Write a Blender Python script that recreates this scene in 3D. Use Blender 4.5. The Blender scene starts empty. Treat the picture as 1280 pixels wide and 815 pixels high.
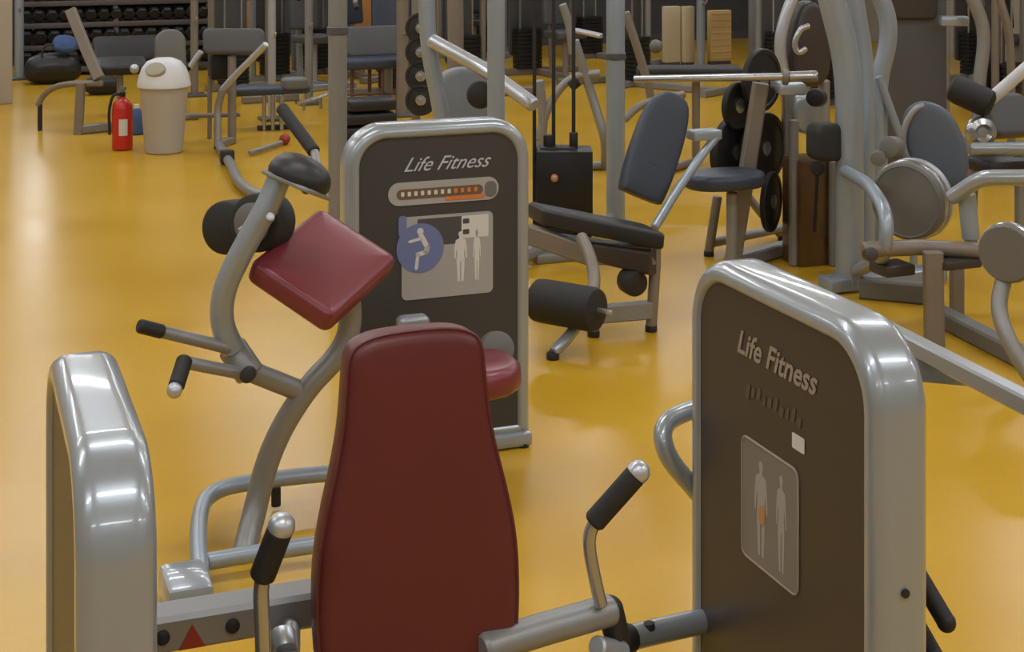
import bpy, bmesh, math, random
from mathutils import Vector, Matrix
random.seed(7)
S = bpy.context.scene
COL = S.collection
V3 = Vector
# ------------------------------------------------------------------ camera, light, exposure
CAM_H = 2.0; FPX = 1900.0; HORIZ = -130.0          # level camera, lens shifted down
cd = bpy.data.cameras.new('camera'); cam = bpy.data.objects.new('camera', cd); COL.objects.link(cam)
cam.location = (0, 0, CAM_H); cam.rotation_euler = (math.pi/2, 0, 0)
cd.sensor_width = 36; cd.lens = FPX/1280*36; cd.shift_y = (HORIZ-407.5)/1280; cd.clip_start = .05
S.camera = cam
S.view_settings.view_transform = 'Standard'; S.view_settings.look = 'None'
S.view_settings.gamma = 1; S.view_settings.use_curve_mapping = False
S.view_settings.exposure = 0.0
LAMP_W = 20.3          # each ceiling fixture
WORLD = 0.25
w = bpy.data.worlds.new('world'); S.world = w; w.use_nodes = True
w.node_tree.nodes['Background'].inputs[0].default_value = (.8, .85, 1, 1)
w.node_tree.nodes['Background'].inputs[1].default_value = WORLD
# the room and the machines share one grid turned 20.5 degrees
PHI = math.radians(20.5)
A = V3((-math.sin(PHI), math.cos(PHI), 0)); B = V3((math.cos(PHI), math.sin(PHI), 0)); Z = V3((0, 0, 1))
BACK, FRONT, LEFT, RIGHT, CEIL = 18.9, -4.0, -2.6, 12.0, 3.5
def G(b, a, z=0): return B*b + A*a + Z*z
def D(px, py, Y):                       # photo point at distance Y
    return V3(((px-640)*Y/FPX, Y, CAM_H-(py-HORIZ)*Y/FPX))
def F(px, py, z=0):                     # photo point on the plane of height z
    return D(px, py, (CAM_H-z)*FPX/(py-HORIZ))

# ------------------------------------------------------------------ materials
def mat(name, col, rough=.5, metal=0, noise=0, nscale=8, bump=0, bscale=200, coat=0, emit=None, estr=0, spec=None, alpha=1, trans=0):
    m = bpy.data.materials.new(name); m.use_nodes = True
    nt = m.node_tree; p = nt.nodes['Principled BSDF']
    p.inputs['Base Color'].default_value = (*col, 1)
    p.inputs['Roughness'].default_value = rough; p.inputs['Metallic'].default_value = metal
    p.inputs['Coat Weight'].default_value = coat; p.inputs['Coat Roughness'].default_value = .15
    if spec is not None: p.inputs['Specular IOR Level'].default_value = spec
    if trans: p.inputs['Transmission Weight'].default_value = trans
    if noise:
        tc = nt.nodes.new('ShaderNodeTexCoord'); n = nt.nodes.new('ShaderNodeTexNoise')
        n.inputs['Scale'].default_value = nscale; n.inputs['Detail'].default_value = 4
        nt.links.new(tc.outputs['Object'], n.inputs['Vector'])
        r = nt.nodes.new('ShaderNodeMapRange')
        r.inputs['To Min'].default_value = 1-noise; r.inputs['To Max'].default_value = 1+noise
        nt.links.new(n.outputs['Fac'], r.inputs['Value'])
        mx = nt.nodes.new('ShaderNodeVectorMath'); mx.operation = 'SCALE'
        mx.inputs[0].default_value = col
        nt.links.new(r.outputs[0], mx.inputs['Scale']); nt.links.new(mx.outputs[0], p.inputs['Base Color'])
        r2 = nt.nodes.new('ShaderNodeMapRange')
        r2.inputs['To Min'].default_value = max(0, rough-noise*.5); r2.inputs['To Max'].default_value = rough+noise*.5
        nt.links.new(n.outputs['Fac'], r2.inputs['Value']); nt.links.new(r2.outputs[0], p.inputs['Roughness'])
    if bump:
        tc = nt.nodes.new('ShaderNodeTexCoord'); n = nt.nodes.new('ShaderNodeTexNoise')
        n.inputs['Scale'].default_value = bscale
        nt.links.new(tc.outputs['Object'], n.inputs['Vector'])
        b = nt.nodes.new('ShaderNodeBump'); b.inputs['Strength'].default_value = bump; b.inputs['Distance'].default_value = .002
        nt.links.new(n.outputs['Fac'], b.inputs['Height']); nt.links.new(b.outputs[0], p.inputs['Normal'])
    if emit:
        p.inputs['Emission Color'].default_value = (*emit, 1); p.inputs['Emission Strength'].default_value = estr
    return m
def s2l(r, g, b): return tuple(((c/255+.055)/1.055)**2.4 if c > 10 else c/255/12.92 for c in (r, g, b))
SILVER = mat('silver_paint', s2l(152,159,165), .3, .35, coat=.7)
SILVER.node_tree.nodes['Principled BSDF'].inputs['Coat Roughness'].default_value = .07
SILVER2 = mat('satin_silver_paint', s2l(138,137,135), .42, .35, .08, 6)
BLUESIL = mat('cool_silver_paint', s2l(152,162,172), .33, .35, .06, 5)
CHROME = mat('chrome', s2l(175,176,178), .24, .75)
ALU = mat('brushed_cap', s2l(186,190,196), .35, .6)
BEIGE = mat('beige_frame_paint', s2l(128,118,106), .45, .15, .08, 6)
RED = mat('burgundy_vinyl', s2l(94,36,35), .42, 0, .05, 5, .12, 500, spec=.45)
REDL = mat('burgundy_vinyl_glossy', s2l(118,44,54), .33, 0, .05, 5, .12, 500, spec=.6)
PIPE = mat('vinyl_piping', s2l(95,42,42), .4)
NAVY = mat('navy_vinyl', s2l(52,60,74), .42, 0, .08, 6, .15, 400)
GREYV = mat('grey_vinyl', s2l(78,78,78), .5, 0, .08, 6, .15, 400)
BLACKV = mat('black_vinyl', s2l(34,32,33), .45, 0, .15, 6, .15, 400)
FOAM = mat('black_foam', s2l(36,34,32), .7, 0, .2, 30, .4, 300)
RUBBER = mat('black_rubber', s2l(34,32,31), .6, 0, .15, 20)
PANELG = mat('dark_grey_plastic', s2l(60,59,60), .4, 0, .05, 3, .05, 300)
PANEL = mat('dark_taupe_plastic', s2l(60,53,49), .42, 0, .05, 3, .05, 300)
PANEL2 = mat('charcoal_plastic', s2l(78,77,79), .45, 0, .06, 3)
IRON = mat('cast_iron', s2l(40,40,41), .5, .3, .2, 12, .3, 120)
STACK = mat('black_stack_steel', s2l(33,33,34), .45, .3, .15, 10)
GREYDISC = mat('grey_moulded_plastic', s2l(104,102,97), .5, 0, .07, 7)
LETTER = mat('silver_lettering', s2l(184,186,192), .5)
LETTERD = mat('worn_bronze_lettering', s2l(150,138,122), .5)
LABELC = mat('label_taupe_grey', s2l(118,113,108), .45, 0, .1, 5)
FIGC = mat('label_pale_taupe', s2l(156,152,147), .5)
MARKC = mat('label_ochre', s2l(176,128,76), .5)
FAINT = mat('faint_lettering', s2l(84,75,66), .5)
LABELW = mat('label_white', s2l(205,203,198), .5)
LABELG = mat('label_grey', s2l(160,158,155), .45, 0, .08, 6)
LABELB = mat('label_blue', s2l(104,116,158), .5)
LABELD = mat('label_dark', s2l(70,70,72), .5)
LABELBR = mat('label_brown', s2l(104,84,62), .5)
LABELO = mat('label_orange', s2l(205,118,62), .5)
WARN = mat('label_red', s2l(150,50,35), .5)
BINGREY = mat('bin_body_plastic', s2l(168,160,148), .5, 0, .04, 3)
BINW = mat('bin_lid_plastic', s2l(208,208,210), .4)
BINFLAP = mat('bin_flap_plastic', s2l(160,155,135), .5)
FIRE = mat('extinguisher_red', s2l(190,42,26), .35, 0, .05, 5)
BLUEC = mat('blue_cloth', s2l(62,86,128), .8, 0, .2, 20)
BEIGEP = mat('cream_panel_paint', s2l(196,180,150), .6, 0, .05, 5)
WOOD = mat('varnished_wood', s2l(176,118,66), .45, 0, .2, 9)
RACKM = mat('dull_rack_paint', s2l(88,80,76), .5, .2, .08, 6)
SHRG = mat('cool_grey_plastic', s2l(128,132,136), .5, 0, .05, 5)
WOODD = mat('brown_leg_paint', s2l(92,70,58), .5, 0, .1, 8)
NAVY2 = mat('slate_blue_vinyl', s2l(80,87,98), .45, 0, .08, 6, .15, 400)
YELP = mat('warm_cream_paint', s2l(206,176,122), .6, 0, .05, 5)
AMBER = mat('smoked_amber_shield', s2l(92,66,36), .3, 0, .2, 5)

# floor: mustard vinyl with cloudy polish, faint scuffs
FLOOR = bpy.data.materials.new('mustard_vinyl_floor'); FLOOR.use_nodes = True
nt = FLOOR.node_tree; p = nt.nodes['Principled BSDF']
tc = nt.nodes.new('ShaderNodeTexCoord')
n1 = nt.nodes.new('ShaderNodeTexNoise'); n1.inputs['Scale'].default_value = .9; n1.inputs['Detail'].default_value = 5
n2 = nt.nodes.new('ShaderNodeTexNoise'); n2.inputs['Scale'].default_value = 60; n2.inputs['Detail'].default_value = 2
cr = nt.nodes.new('ShaderNodeValToRGB')
cr.color_ramp.elements[0].position = .3; cr.color_ramp.elements[0].color = (*s2l(198,152,34), 1)
cr.color_ramp.elements[1].position = .75; cr.color_ramp.elements[1].color = (*s2l(206,162,46), 1)
mx = nt.nodes.new('ShaderNodeMix'); mx.data_type = 'RGBA'; mx.blend_type = 'MULTIPLY'; mx.inputs[0].default_value = .12
rr_ = nt.nodes.new('ShaderNodeMapRange'); rr_.inputs['To Min'].default_value = .16; rr_.inputs['To Max'].default_value = .32
nt.links.new(tc.outputs['Object'], n1.inputs['Vector']); nt.links.new(tc.outputs['Object'], n2.inputs['Vector'])
nt.links.new(n1.outputs['Fac'], cr.inputs['Fac']); nt.links.new(cr.outputs[0], mx.inputs[6]); nt.links.new(n2.outputs['Color'], mx.inputs[7])
nt.links.new(mx.outputs[2], p.inputs['Base Color'])
nt.links.new(n1.outputs['Fac'], rr_.inputs['Value']); nt.links.new(rr_.outputs[0], p.inputs['Roughness'])
p.inputs['Specular IOR Level'].default_value = .33
WALLM = mat('slate_wall_paint', s2l(66,66,70), .7, 0, .06, 2)
WALLL = mat('pale_wall_paint', s2l(170,160,145), .7, 0, .05, 2)
CEILM = mat('ceiling_board', s2l(205,203,198), .8, 0, .03, 2)
GLOW = mat('lit_diffuser', (1, 1, 1), .5, emit=(.96, .98, 1), estr=7)
DAY = mat('daylit_frosted_pane', (.9, .95, 1), .3, emit=(.94, .96, 1), estr=2.6)

# ------------------------------------------------------------------ geometry (each returns verts, faces in world space)
def frames(pts, up):
    T = []
    for i in range(len(pts)):
        a = pts[max(i-1, 0)]; b = pts[min(i+1, len(pts)-1)]
        T.append((b-a).normalized())
    up = V3(up); u = up - T[0]*up.dot(T[0])
    if u.length < .05: u = V3((1, 0, 0)) - T[0]*T[0].x
    u.normalize(); out = []
    for t in T:
        u = (u - t*u.dot(t)).normalized(); out.append((t, u, t.cross(u)))
    return out
def fillet(pts, rad, seg=6):
    if rad <= 0 or len(pts) < 3: return [V3(p) for p in pts]
    out = [V3(pts[0])]
    for i in range(1, len(pts)-1):
        p = V3(pts[i]); a = V3(pts[i-1])-p; b = V3(pts[i+1])-p
        ra = min(rad, a.length*.48); rb = min(rad, b.length*.48)
        s = p+a.normalized()*ra; e = p+b.normalized()*rb
        for k in range(seg+1):
            t = k/seg; out.append(s*(1-t)**2 + p*2*t*(1-t) + e*t*t)
    out.append(V3(pts[-1])); return out
def tube(pts, r, n=14, fil=.0, rb=None, up=(0, 0, 1), cap=.25, closed=False):
    """round or oval tube; r = half width across, rb = half height along `up`"""
    rb = rb or r
    P = fillet(pts, fil)
    fr = frames(P, up); v = []; f = []
    rings = []
    def ring(c, fr_, s):
        base = len(v); t, u, w_ = fr_
        for k in range(n):
            a = 2*math.pi*k/n
            v.append(c + u*math.sin(a)*rb*s + w_*math.cos(a)*r*s)
        rings.append(base)
    c = min(r, rb)*cap
    ring(P[0], fr[0], .8); ring(P[0]+fr[0][0]*c, fr[0], 1)
    for i in range(1, len(P)-1): ring(P[i], fr[i], 1)
    ring(P[-1]-fr[-1][0]*c, fr[-1], 1); ring(P[-1], fr[-1], .8)
    for a, b in zip(rings, rings[1:]):
        for k in range(n):
            f.append((a+k, b+k, b+(k+1) % n, a+(k+1) % n))
    f.append(tuple(rings[0]+k for k in range(n))); f.append(tuple(rings[-1]+k for k in reversed(range(n))))
    return v, f
def sqtube(pts, hw, hh, fil=0, up=(0, 0, 1), bev=.25):
    """rectangular tube with eased corners"""
    P = fillet(pts, fil); fr = frames(P, up); v = []; f = []; rings = []
    b = min(hw, hh)*bev
    sec = [(hw-b, -hh), (hw, -hh+b), (hw, hh-b), (hw-b, hh), (-hw+b, hh), (-hw, hh-b), (-hw, -hh+b), (-hw+b, -hh)]
    for c, (t, u, w_) in zip(P, fr):
        rings.append(len(v))
        for x, y in sec: v.append(c+u*y+w_*x)
    for a, c in zip(rings, rings[1:]):
        for k in range(8): f.append((a+k, c+k, c+(k+1) % 8, a+(k+1) % 8))
    f.append(tuple(rings[0]+k for k in range(8))); f.append(tuple(rings[-1]+k for k in reversed(range(8))))
    return v, f
def lathe(o, axis, prof, n=28, sx=1, up=None):
    """prof: (radius, height) pairs along axis"""
    o = V3(o); t = V3(axis).normalized()
    u = V3(up) if up is not None else (V3((0, 0, 1)) if abs(t.z) < .9 else V3((1, 0, 0)))
    u = (u-t*u.dot(t)).normalized(); w_ = t.cross(u)
    v = []; f = []; rings = []
    for r, h in prof:
        if r <= 1e-6: rings.append((len(v), 1)); v.append(o+t*h)
        else:
            rings.append((len(v), n))
            for k in range(n):
                a = 2*math.pi*k/n; v.append(o+t*h+u*math.cos(a)*r+w_*math.sin(a)*r*sx)
    for (a, na), (b, nb) in zip(rings, rings[1:]):
        for k in range(n):
            k2 = (k+1) % n
            if na == 1 and nb == 1: continue
            if na == 1: f.append((a, b+k, b+k2))
            elif nb == 1: f.append((a+k, b, a+k2))
            else: f.append((a+k, b+k, b+k2, a+k2))
    if rings[0][1] > 1: f.append(tuple(rings[0][0]+k for k in range(n)))
    if rings[-1][1] > 1: f.append(tuple(rings[-1][0]+k for k in reversed(range(n))))
    return v, f
def cyl(p0, p1, r, bev=None, n=24, r2=None, dome=0):
    p0 = V3(p0); p1 = V3(p1); h = (p1-p0).length; r2 = r if r2 is None else r2
    b = min(r, h/2)*.25 if bev is None else bev
    prof = [(max(r-b, 1e-4), 0), (r-b*.3, b*.3), (r, b), (r2, h-b), (r2-b*.3, h-b*.3), (max(r2-b, 1e-4), h)]
    if dome: prof += [(r2*.6, h+dome*.7), (r2*.25, h+dome), (0, h+dome)]
    return lathe(p0, p1-p0, prof, n)
def ball(c, r, n=20, axis=(0, 0, 1), sq=1):
    return lathe(V3(c), axis, [(r*math.sin(math.pi*k/10), -r*sq*math.cos(math.pi*k/10)) for k in range(11)], n)
def box(c, d, U=None, V=None, bev=.006):
    U = (U or V3((1, 0, 0))).normalized(); V = (V or V3((0, 1, 0))).normalized(); W = U.cross(V)
    bm = bmesh.new(); bmesh.ops.create_cube(bm, size=1)
    for x in bm.verts: x.co = V3((x.co.x*d[0], x.co.y*d[1], x.co.z*d[2]))
    bv = min(bev, min(d)*.45)
    if bv > 0: bmesh.ops.bevel(bm, geom=bm.edges[:], offset=bv, segments=2, profile=.5, affect='EDGES')
    bm.verts.index_update(); c = V3(c)
    v = [c+U*x.co.x+V*x.co.y+W*x.co.z for x in bm.verts]; f = [tuple(q.index for q in y.verts) for y in bm.faces]
    bm.free(); return v, f
def rr(w_, h, r, r2=None, seg=8, ox=0, oy=0):
    """rounded rectangle centred on ox, oy; r top corners, r2 bottom corners"""
    r2 = r if r2 is None else r2; o = []
    for cx, cy, rad, a0 in ((w_/2-r, h/2-r, r, 0), (-w_/2+r, h/2-r, r, 90), (-w_/2+r2, -h/2+r2, r2, 180), (w_/2-r2, -h/2+r2, r2, 270)):
        for k in range(seg+1):
            a = math.radians(a0+90*k/seg); o.append((ox+cx+rad*math.cos(a), oy+cy+rad*math.sin(a)))
    return o
def smooth2(pts, it=3):
    for _ in range(it):
        q = []
        for i in range(len(pts)):
            a = pts[i]; b = pts[(i+1) % len(pts)]
            q += [(a[0]*.75+b[0]*.25, a[1]*.75+b[1]*.25), (a[0]*.25+b[0]*.75, a[1]*.25+b[1]*.75)]
        pts = q
    return pts
def inset(pts, d):
    n = len(pts); out = []
    ar = sum(pts[i][0]*pts[(i+1) % n][1]-pts[(i+1) % n][0]*pts[i][1] for i in range(n))
    sg = 1 if ar > 0 else -1
    for i in range(n):
        a = pts[i-1]; b = pts[(i+1) % n]; tx, ty = b[0]-a[0], b[1]-a[1]; L = math.hypot(tx, ty) or 1
        out.append((pts[i][0]-sg*ty/L*d, pts[i][1]+sg*tx/L*d))
    return out
def loft(rings, O, U, V, cap0=True, cap1=True):
    """rings: (outline, height along U x V)"""
    N = U.cross(V); v = []; f = []; n = len(rings[0][0])
    for pts, h in rings: v += [O+U*x+V*y+N*h for x, y in pts]
    for i in range(len(rings)-1):
        a = i*n; b = a+n
        for k in range(n): f.append((a+k, a+(k+1) % n, b+(k+1) % n, b+k))
    if cap0: f.append(tuple(range(n-1, -1, -1)))
    if cap1: f.append(tuple(range((len(rings)-1)*n, len(rings)*n)))
    return v, f
def slab(pts, O, U, V, t, bev=.01, puff=0):
    """outline in U, V with thickness t from -t/2 to t/2 and rounded rims"""
    bev = min(bev, t/2); R = []
    K = 4
    for k in range(K+1):
        a = math.pi/2*k/K; R.append((inset(pts, bev*(1-math.sin(a))), -t/2+bev*(1-math.cos(a))))
    for k in range(K+1):
        a = math.pi/2*k/K; R.append((inset(pts, bev*(1-math.cos(a))), t/2-bev*(1-math.sin(a))))
    if puff:
        cx = sum(p[0] for p in pts)/len(pts); cy = sum(p[1] for p in pts)/len(pts)
        top = R[-1][0]
        for s, h in ((.85, .55), (.6, .85), (.3, 1)):
            R.append(([(cx+(x-cx)*s, cy+(y-cy)*s) for x, y in top], t/2+puff*h))
    return loft(R, V3(O), U, V)
def flat(pts, O, U, V, h=.0008):
    return loft([(pts, 0), (pts, h)], V3(O), U, V)
def circ(r, n=28, ox=0, oy=0, ry=None): return [(ox+r*math.cos(2*math.pi*k/n), oy+(ry or r)*math.sin(2*math.pi*k/n)) for k in range(n)]
def text(s, size, O, U, V, shear=0, bold=.0, h=.0006, spacing=1):
    c = bpy.data.curves.new('t', 'FONT'); c.body = s; c.size = size; c.shear = shear; c.offset = bold; c.extrude = h
    c.align_x = 'CENTER'; c.align_y = 'CENTER'; c.space_character = spacing; c.resolution_u = 3
    o = bpy.data.objects.new('t', c); m = bpy.data.meshes.new_from_object(o)
    N = U.cross(V); v = [V3(O)+U*x.co.x+V*x.co.y+N*(x.co.z+h) for x in m.vertices]; f = [tuple(q.vertices) for q in m.polygons]
    bpy.data.objects.remove(o); bpy.data.curves.remove(c); bpy.data.meshes.remove(m); return v, f

# ------------------------------------------------------------------ objects
WL = {}
def thing(name, label, cat, loc, group=None):
    o = bpy.data.objects.new(name, None); COL.objects.link(o); o.location = loc; o.empty_display_size = .1
    WL[o] = V3(loc); o['label'] = label; o['category'] = cat
    if group: o['group'] = group
    return o
def obj(name, geos, m, parent=None, loc=None, label=None, ang=35, smooth=True):
    if isinstance(geos, tuple) and len(geos) == 2: geos = [geos]
    base = WL[parent] if parent else V3(loc or (0, 0, 0)); v = []; f = []
    for gv, gf in geos:
        k = len(v); v += [tuple(x-base) for x in gv]; f += [tuple(i+k for i in q) for q in gf]
    me = bpy.data.meshes.new(name); me.from_pydata(v, [], f); me.update()
    bm = bmesh.new(); bm.from_mesh(me); bmesh.ops.recalc_face_normals(bm, faces=bm.faces[:]); bm.to_mesh(me); bm.free()
    if smooth:
        for q in me.polygons: q.use_smooth = True
        me.set_sharp_from_angle(angle=math.radians(ang))
    me.materials.append(m)
    o = bpy.data.objects.new(name, me); COL.objects.link(o)
    if parent: o.parent = parent
    else: o.location = base
    WL[o] = base
    if label: o['label'] = label
    return o
def tag(o, label, cat, group=None):
    o['label'] = label; o['category'] = cat
    if group: o['group'] = group
    return o
def struct(name, geos, m, parent=None, **k):
    o = obj(name, geos, m, parent, **k)
    if not parent: o['kind'] = 'structure'
    return o
def dup(root, loc, label=None, group=None):
    r = root.copy(); COL.objects.link(r); r.location = loc
    if label: r['label'] = label
    if group: r['group'] = group
    for ch in list(root.children):
        c = ch.copy(); COL.objects.link(c); c.parent = r
        for g in ch.children:
            d = g.copy(); COL.objects.link(d); d.parent = c
    return r

# ------------------------------------------------------------------ the room
def quadbox(b0, b1, a0, a1, z0, z1):
    c = G((b0+b1)/2, (a0+a1)/2, (z0+z1)/2); return box(c, (b1-b0, a1-a0, z1-z0), B, A, 0)
struct('floor', quadbox(LEFT-.2, RIGHT+.2, FRONT-.2, BACK+.2, -.1, 0), FLOOR, smooth=False)
struct('ceiling', quadbox(LEFT-.2, RIGHT+.2, FRONT-.2, BACK+.2, CEIL, CEIL+.1), CEILM, smooth=False)
struct('wall_back', [quadbox(LEFT-.2, RIGHT+.2, BACK, BACK+.15, 0, CEIL)], WALLM, smooth=False)
struct('wall_left', [quadbox(LEFT-.2, LEFT, FRONT-.2, BACK, 0, CEIL)], WALLL, smooth=False)
struct('wall_right', [quadbox(RIGHT, RIGHT+.2, FRONT-.2, BACK, 0, CEIL)], WALLL, smooth=False)
struct('wall_front', [quadbox(LEFT-.2, RIGHT+.2, FRONT-.15, FRONT, 0, CEIL)], WALLL, smooth=False)
struct('baseboard_back', quadbox(LEFT, RIGHT, BACK-.02, BACK, 0, .1), PANEL2, smooth=False)
# tall daylit windows high on the back wall (seen only as a sheen on the floor)
for i, (b0, b1) in enumerate(((-.3, 1.15),)):
    wf = struct('window_%d' % (i+1), [quadbox(b0-.06, b1+.06, BACK-.05, BACK, .95, 1.01), quadbox(b0-.06, b1+.06, BACK-.05, BACK, 2.9, 2.96),
        quadbox(b0-.06, b0, BACK-.05, BACK, 1.01, 2.9), quadbox(b1, b1+.06, BACK-.05, BACK, 1.01, 2.9), quadbox((b0+b1)/2-.025, (b0+b1)/2+.025, BACK-.05, BACK, 1.01, 2.9)], ALU, smooth=False)
    obj('window_pane', quadbox(b0, b1, BACK-.02, BACK-.005, 1.01, 2.9), DAY, wf, smooth=False)
# cream pillar at the far left
pc = F(-12, 131)
struct('trim_1', box(pc+Z*CEIL/2+A*.15, (.4, .3, CEIL), B, A, .01), WALLL)
# ceiling fixtures
def fixture(c):
    t = thing('ceiling_light', 'long fluorescent ceiling light with white housing', 'ceiling light', c, 'fluorescent lights in rows on the ceiling')
    obj('housing', box(c-Z*.03, (1.5, .3, .06), B, A, .01), BINW, t)
    obj('diffuser', box(c-Z*.066, (1.42, .22, .012), B, A, .004), GLOW, t)
    return t
first = None
for ia in range(7):
    for ib in range(5):
        c = G(-2.1+ib*2.7+(.0 if ib else .35), -2.2+ia*3.1, CEIL)
        if first is None: first = fixture(c)
        else: dup(first, c)
        l = bpy.data.lights.new('fixture_light', 'AREA'); l.shape = 'RECTANGLE'; l.size = 1.4; l.size_y = .2; l.energy = LAMP_W
        l.color = (.84, .92, 1)
        lo = bpy.data.objects.new('fixture_light', l); COL.objects.link(lo); lo.location = c-Z*.08
        lo.rotation_euler = (0, 0, PHI)

# ------------------------------------------------------------------ machine tower (rounded silver shroud with dark panels)
def person_shape(h):                    # small generic standing figure outline
    half = [(0, 1), (.035, .985), (.045, .94), (.025, .89), (.03, .865), (.1, .83), (.125, .7), (.135, .48), (.105, .47), (.09, .62), (.08, .68),
            (.07, .55), (.085, .45), (.075, .25), (.06, .02), (.015, .02), (.012, .4), (0, .42)]
    return [(x*h, y*h) for x, y in half]+[(-x*h, y*h) for x, y in reversed(half[1:-1])]
class Tower:
    def __init__(s, root, O, U, w_, h, T, lift=.03, rt=.15, pin=.055):
        s.root, s.O, s.U, s.w, s.h, s.T = root, V3(O), U.normalized(), w_, h, T
        s.N = s.U.cross(Z)
        out = rr(w_, h-lift, rt, .03, 12, w_/2, lift+(h-lift)/2)
        Ob = s.O - s.N*T/2
        prof = [(pin, T/2-.012), (pin-.004, T/2-.004), (pin*.75, T/2), (pin*.45, T/2-.002), (pin*.25, T/2-.008), (pin*.08, T/2-.018), (.001, T/2-.026), (0, T/2-.034)]
        prof = prof+[(i, -h_) for i, h_ in reversed(prof)]
        s.shroud = obj('shroud', loft([(inset(out, i), h_) for i, h_ in reversed(prof)], Ob, s.U, Z, False, False), SILVER, root, ang=50)
        pa = inset(out, pin-.003)
        s.face = s.O-s.N*.009
        s.panel = obj('front_panel', loft([(pa, -.012), (pa, -.001)], s.face, s.U, Z), PANEL, root, ang=30)
        s.back = obj('rear_panel', loft([(pa, 0), (pa, .011)], s.O-s.N*(T-.008), s.U, Z), PANEL, root, ang=30)
        s.out = out
        s.surf = s.face
    def uv(s, px, py):                  # photo point on the front panel, in panel coordinates
        c = V3((0, 0, CAM_H)); r = D(px, py, 1)-c
        q = c + r*((s.surf-c).dot(s.N)/r.dot(s.N)); q = q-s.surf
        return q.dot(s.U), q.z

# ================================================================== 1. foreground machine with burgundy backrest
TW, TH, TT = .69, 1.19, .115
nl = D(95, 815, 2.12); nl.z = 0                       # near lower left corner of its tower
mA = thing('chest_machine', 'nearest weight machine with tall burgundy backrest, side handles and silver tower at left edge', 'exercise machine', (nl.x+.5, nl.y+.3, 0))
tA = Tower(mA, nl+A*TW, -A, TW, 1.2, TT, pin=.04)
beam0 = G(0, 0)
a0 = nl+A*.42+B*(TT-.004)
bz = .775
a0 = D(186, 787, 2.53); 
def along(p, d, t): return V3(p)+d*t
bY = a0
obj('cross_beam', sqtube([a0-B*.02, a0+B*.62], .035, .03), SILVER2, mA)
fr = []
for t_ in (.012,):
    pass
N_ = -A
obj('bolt', lathe(a0+B*.018+N_*.033, N_, [(.012, 0), (.012, .006), (.009, .008), (0, .008)], 12), RUBBER, mA)
obj('bolt', lathe(a0+B*.133+N_*.033, N_, [(.012, 0), (.012, .006), (.009, .008), (0, .008)], 12), RUBBER, mA)
wt = a0+B*.066+N_*.0355
obj('warning_label', flat([(-.022, -.026), (.022, -.026), (0, .014)], wt, B, Z), WARN, mA, label='red warning triangle')
# little black pin grips on the tower's far side
for py in (640, 722):
    q = D(188, py, 2.30); obj('pin_grip', cyl(q-B*.02, q+B*.006, .018), RUBBER, mA)
# backrest
bo = D(522, 815, 2.50); bo = V3((bo.x, bo.y, .60))
lean = (Z*1+A*.05).normalized()
hwp = [(0, .09), (.06, .145), (.15, .167), (.24, .173), (.33, .170), (.41, .154), (.48, .136), (.54, .125), (.60, .120), (.65, .116), (.672, .10), (.684, .055)]
pts = [(x, y) for y, x in hwp]+[(-x, y) for y, x in reversed(hwp)]
pts = smooth2(pts, 2)
BU = B
bk = obj('backrest', slab(pts, bo+lean*.0, BU, lean, .075, .022, .004), RED, mA, ang=60, label='tall burgundy vinyl backrest, narrow at the top and wide below')
pp = [bo+BU*x+lean*y+BU.cross(lean)*.026 for x, y in inset(pts, .0015)]
obj('piping', tube(pp+[pp[0]], .0028, 6), PIPE, bk)
obj('backrest_shell', slab(inset(pts, .03), bo-BU.cross(lean)*.045, BU, lean, .02, .006), PANEL, mA)
obj('backrest_post', sqtube([bo+A*.09-Z*.42, bo+A*.09+Z*.45], .03, .03), SILVER2, mA)
seat_o = bo-A*.25-Z*.14
obj('seat', slab(smooth2([(-.19, -.2), (.19, -.2), (.17, .2), (-.17, .2)], 3), seat_o, B, A, .07, .025, .006), RED, mA, ang=60)
obj('seat_post', sqtube([seat_o-Z*.03, seat_o-Z*.42], .03, .03), SILVER2, mA)
ft = V3((bo.x, bo.y, .04))
obj('base_frame', [sqtube([ft-A*.45, ft+A*.35], .035, .03), sqtube([ft-B*.55+A*.07, ft+B*.45+A*.07], .035, .03), box(ft-A*.47, (.4, .06, .05), B, A), box(ft+A*.36, (.4, .06, .05), B, A)], SILVER2, mA)
# left handle
def handle(root, pts, r, g0, g1, gr, capm=ALU):
    ht = obj('handle', tube(pts, r, 14, .05), CHROME, root)
    obj('grip', tube([g0, g1], gr, 16), FOAM, ht)
    d = (g1-g0).normalized()
    obj('grip_cap', lathe(g1-d*.002, d, [(gr*1.02, 0), (gr*1.05, .008), (gr*.9, .017), (gr*.5, .024), (0, .026)], 18), capm, ht)
    return ht
YL = 2.36
handle(mA, [D(330, 860, YL), D(328, 780, YL), D(325, 722, YL), D(352, 655, YL-.02)], .0125, D(327, 722, YL), D(351, 660, YL-.02), .0205)
obj('handle_arm', tube([D(330, 850, YL), D(362, 830, 2.5), D(362, 780, 2.58)], .018, 14, .05), SILVER2, mA)
obj('pivot_cap', cyl(D(352, 790, 2.53), D(356, 815, 2.5), .022), ALU, mA)
# right lever, pivot block and handle
YR = 2.62
obj('lever_arm', tube([D(600, 812, 2.50), D(660, 792, 2.56), D(765, 762, 2.66)], .028, 16, .05, rb=.026), SILVER2, mA)
pv = D(764, 772, 2.66)
pa_ = [D(748, 760, 2.63), D(782, 785, 2.69)]
obj('pivot_block', slab(rr(.04, .078, .0195, .0195), D(766, 774, 2.66), (B*.6-A*.8).normalized(), (Z+B*-.25).normalized(), .04, .012), RUBBER, mA)
handle(mA, [D(752, 758, YR), D(746, 735, YR), D(735, 680, YR), D(740, 655, YR), D(800, 583, YR)], .0115, D(741, 654, YR), D(796, 592, YR), .0195)
obj('lever_link', tube([D(778, 815, 2.66), D(745, 808, 2.6)], .018, 14), ALU, mA)

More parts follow.
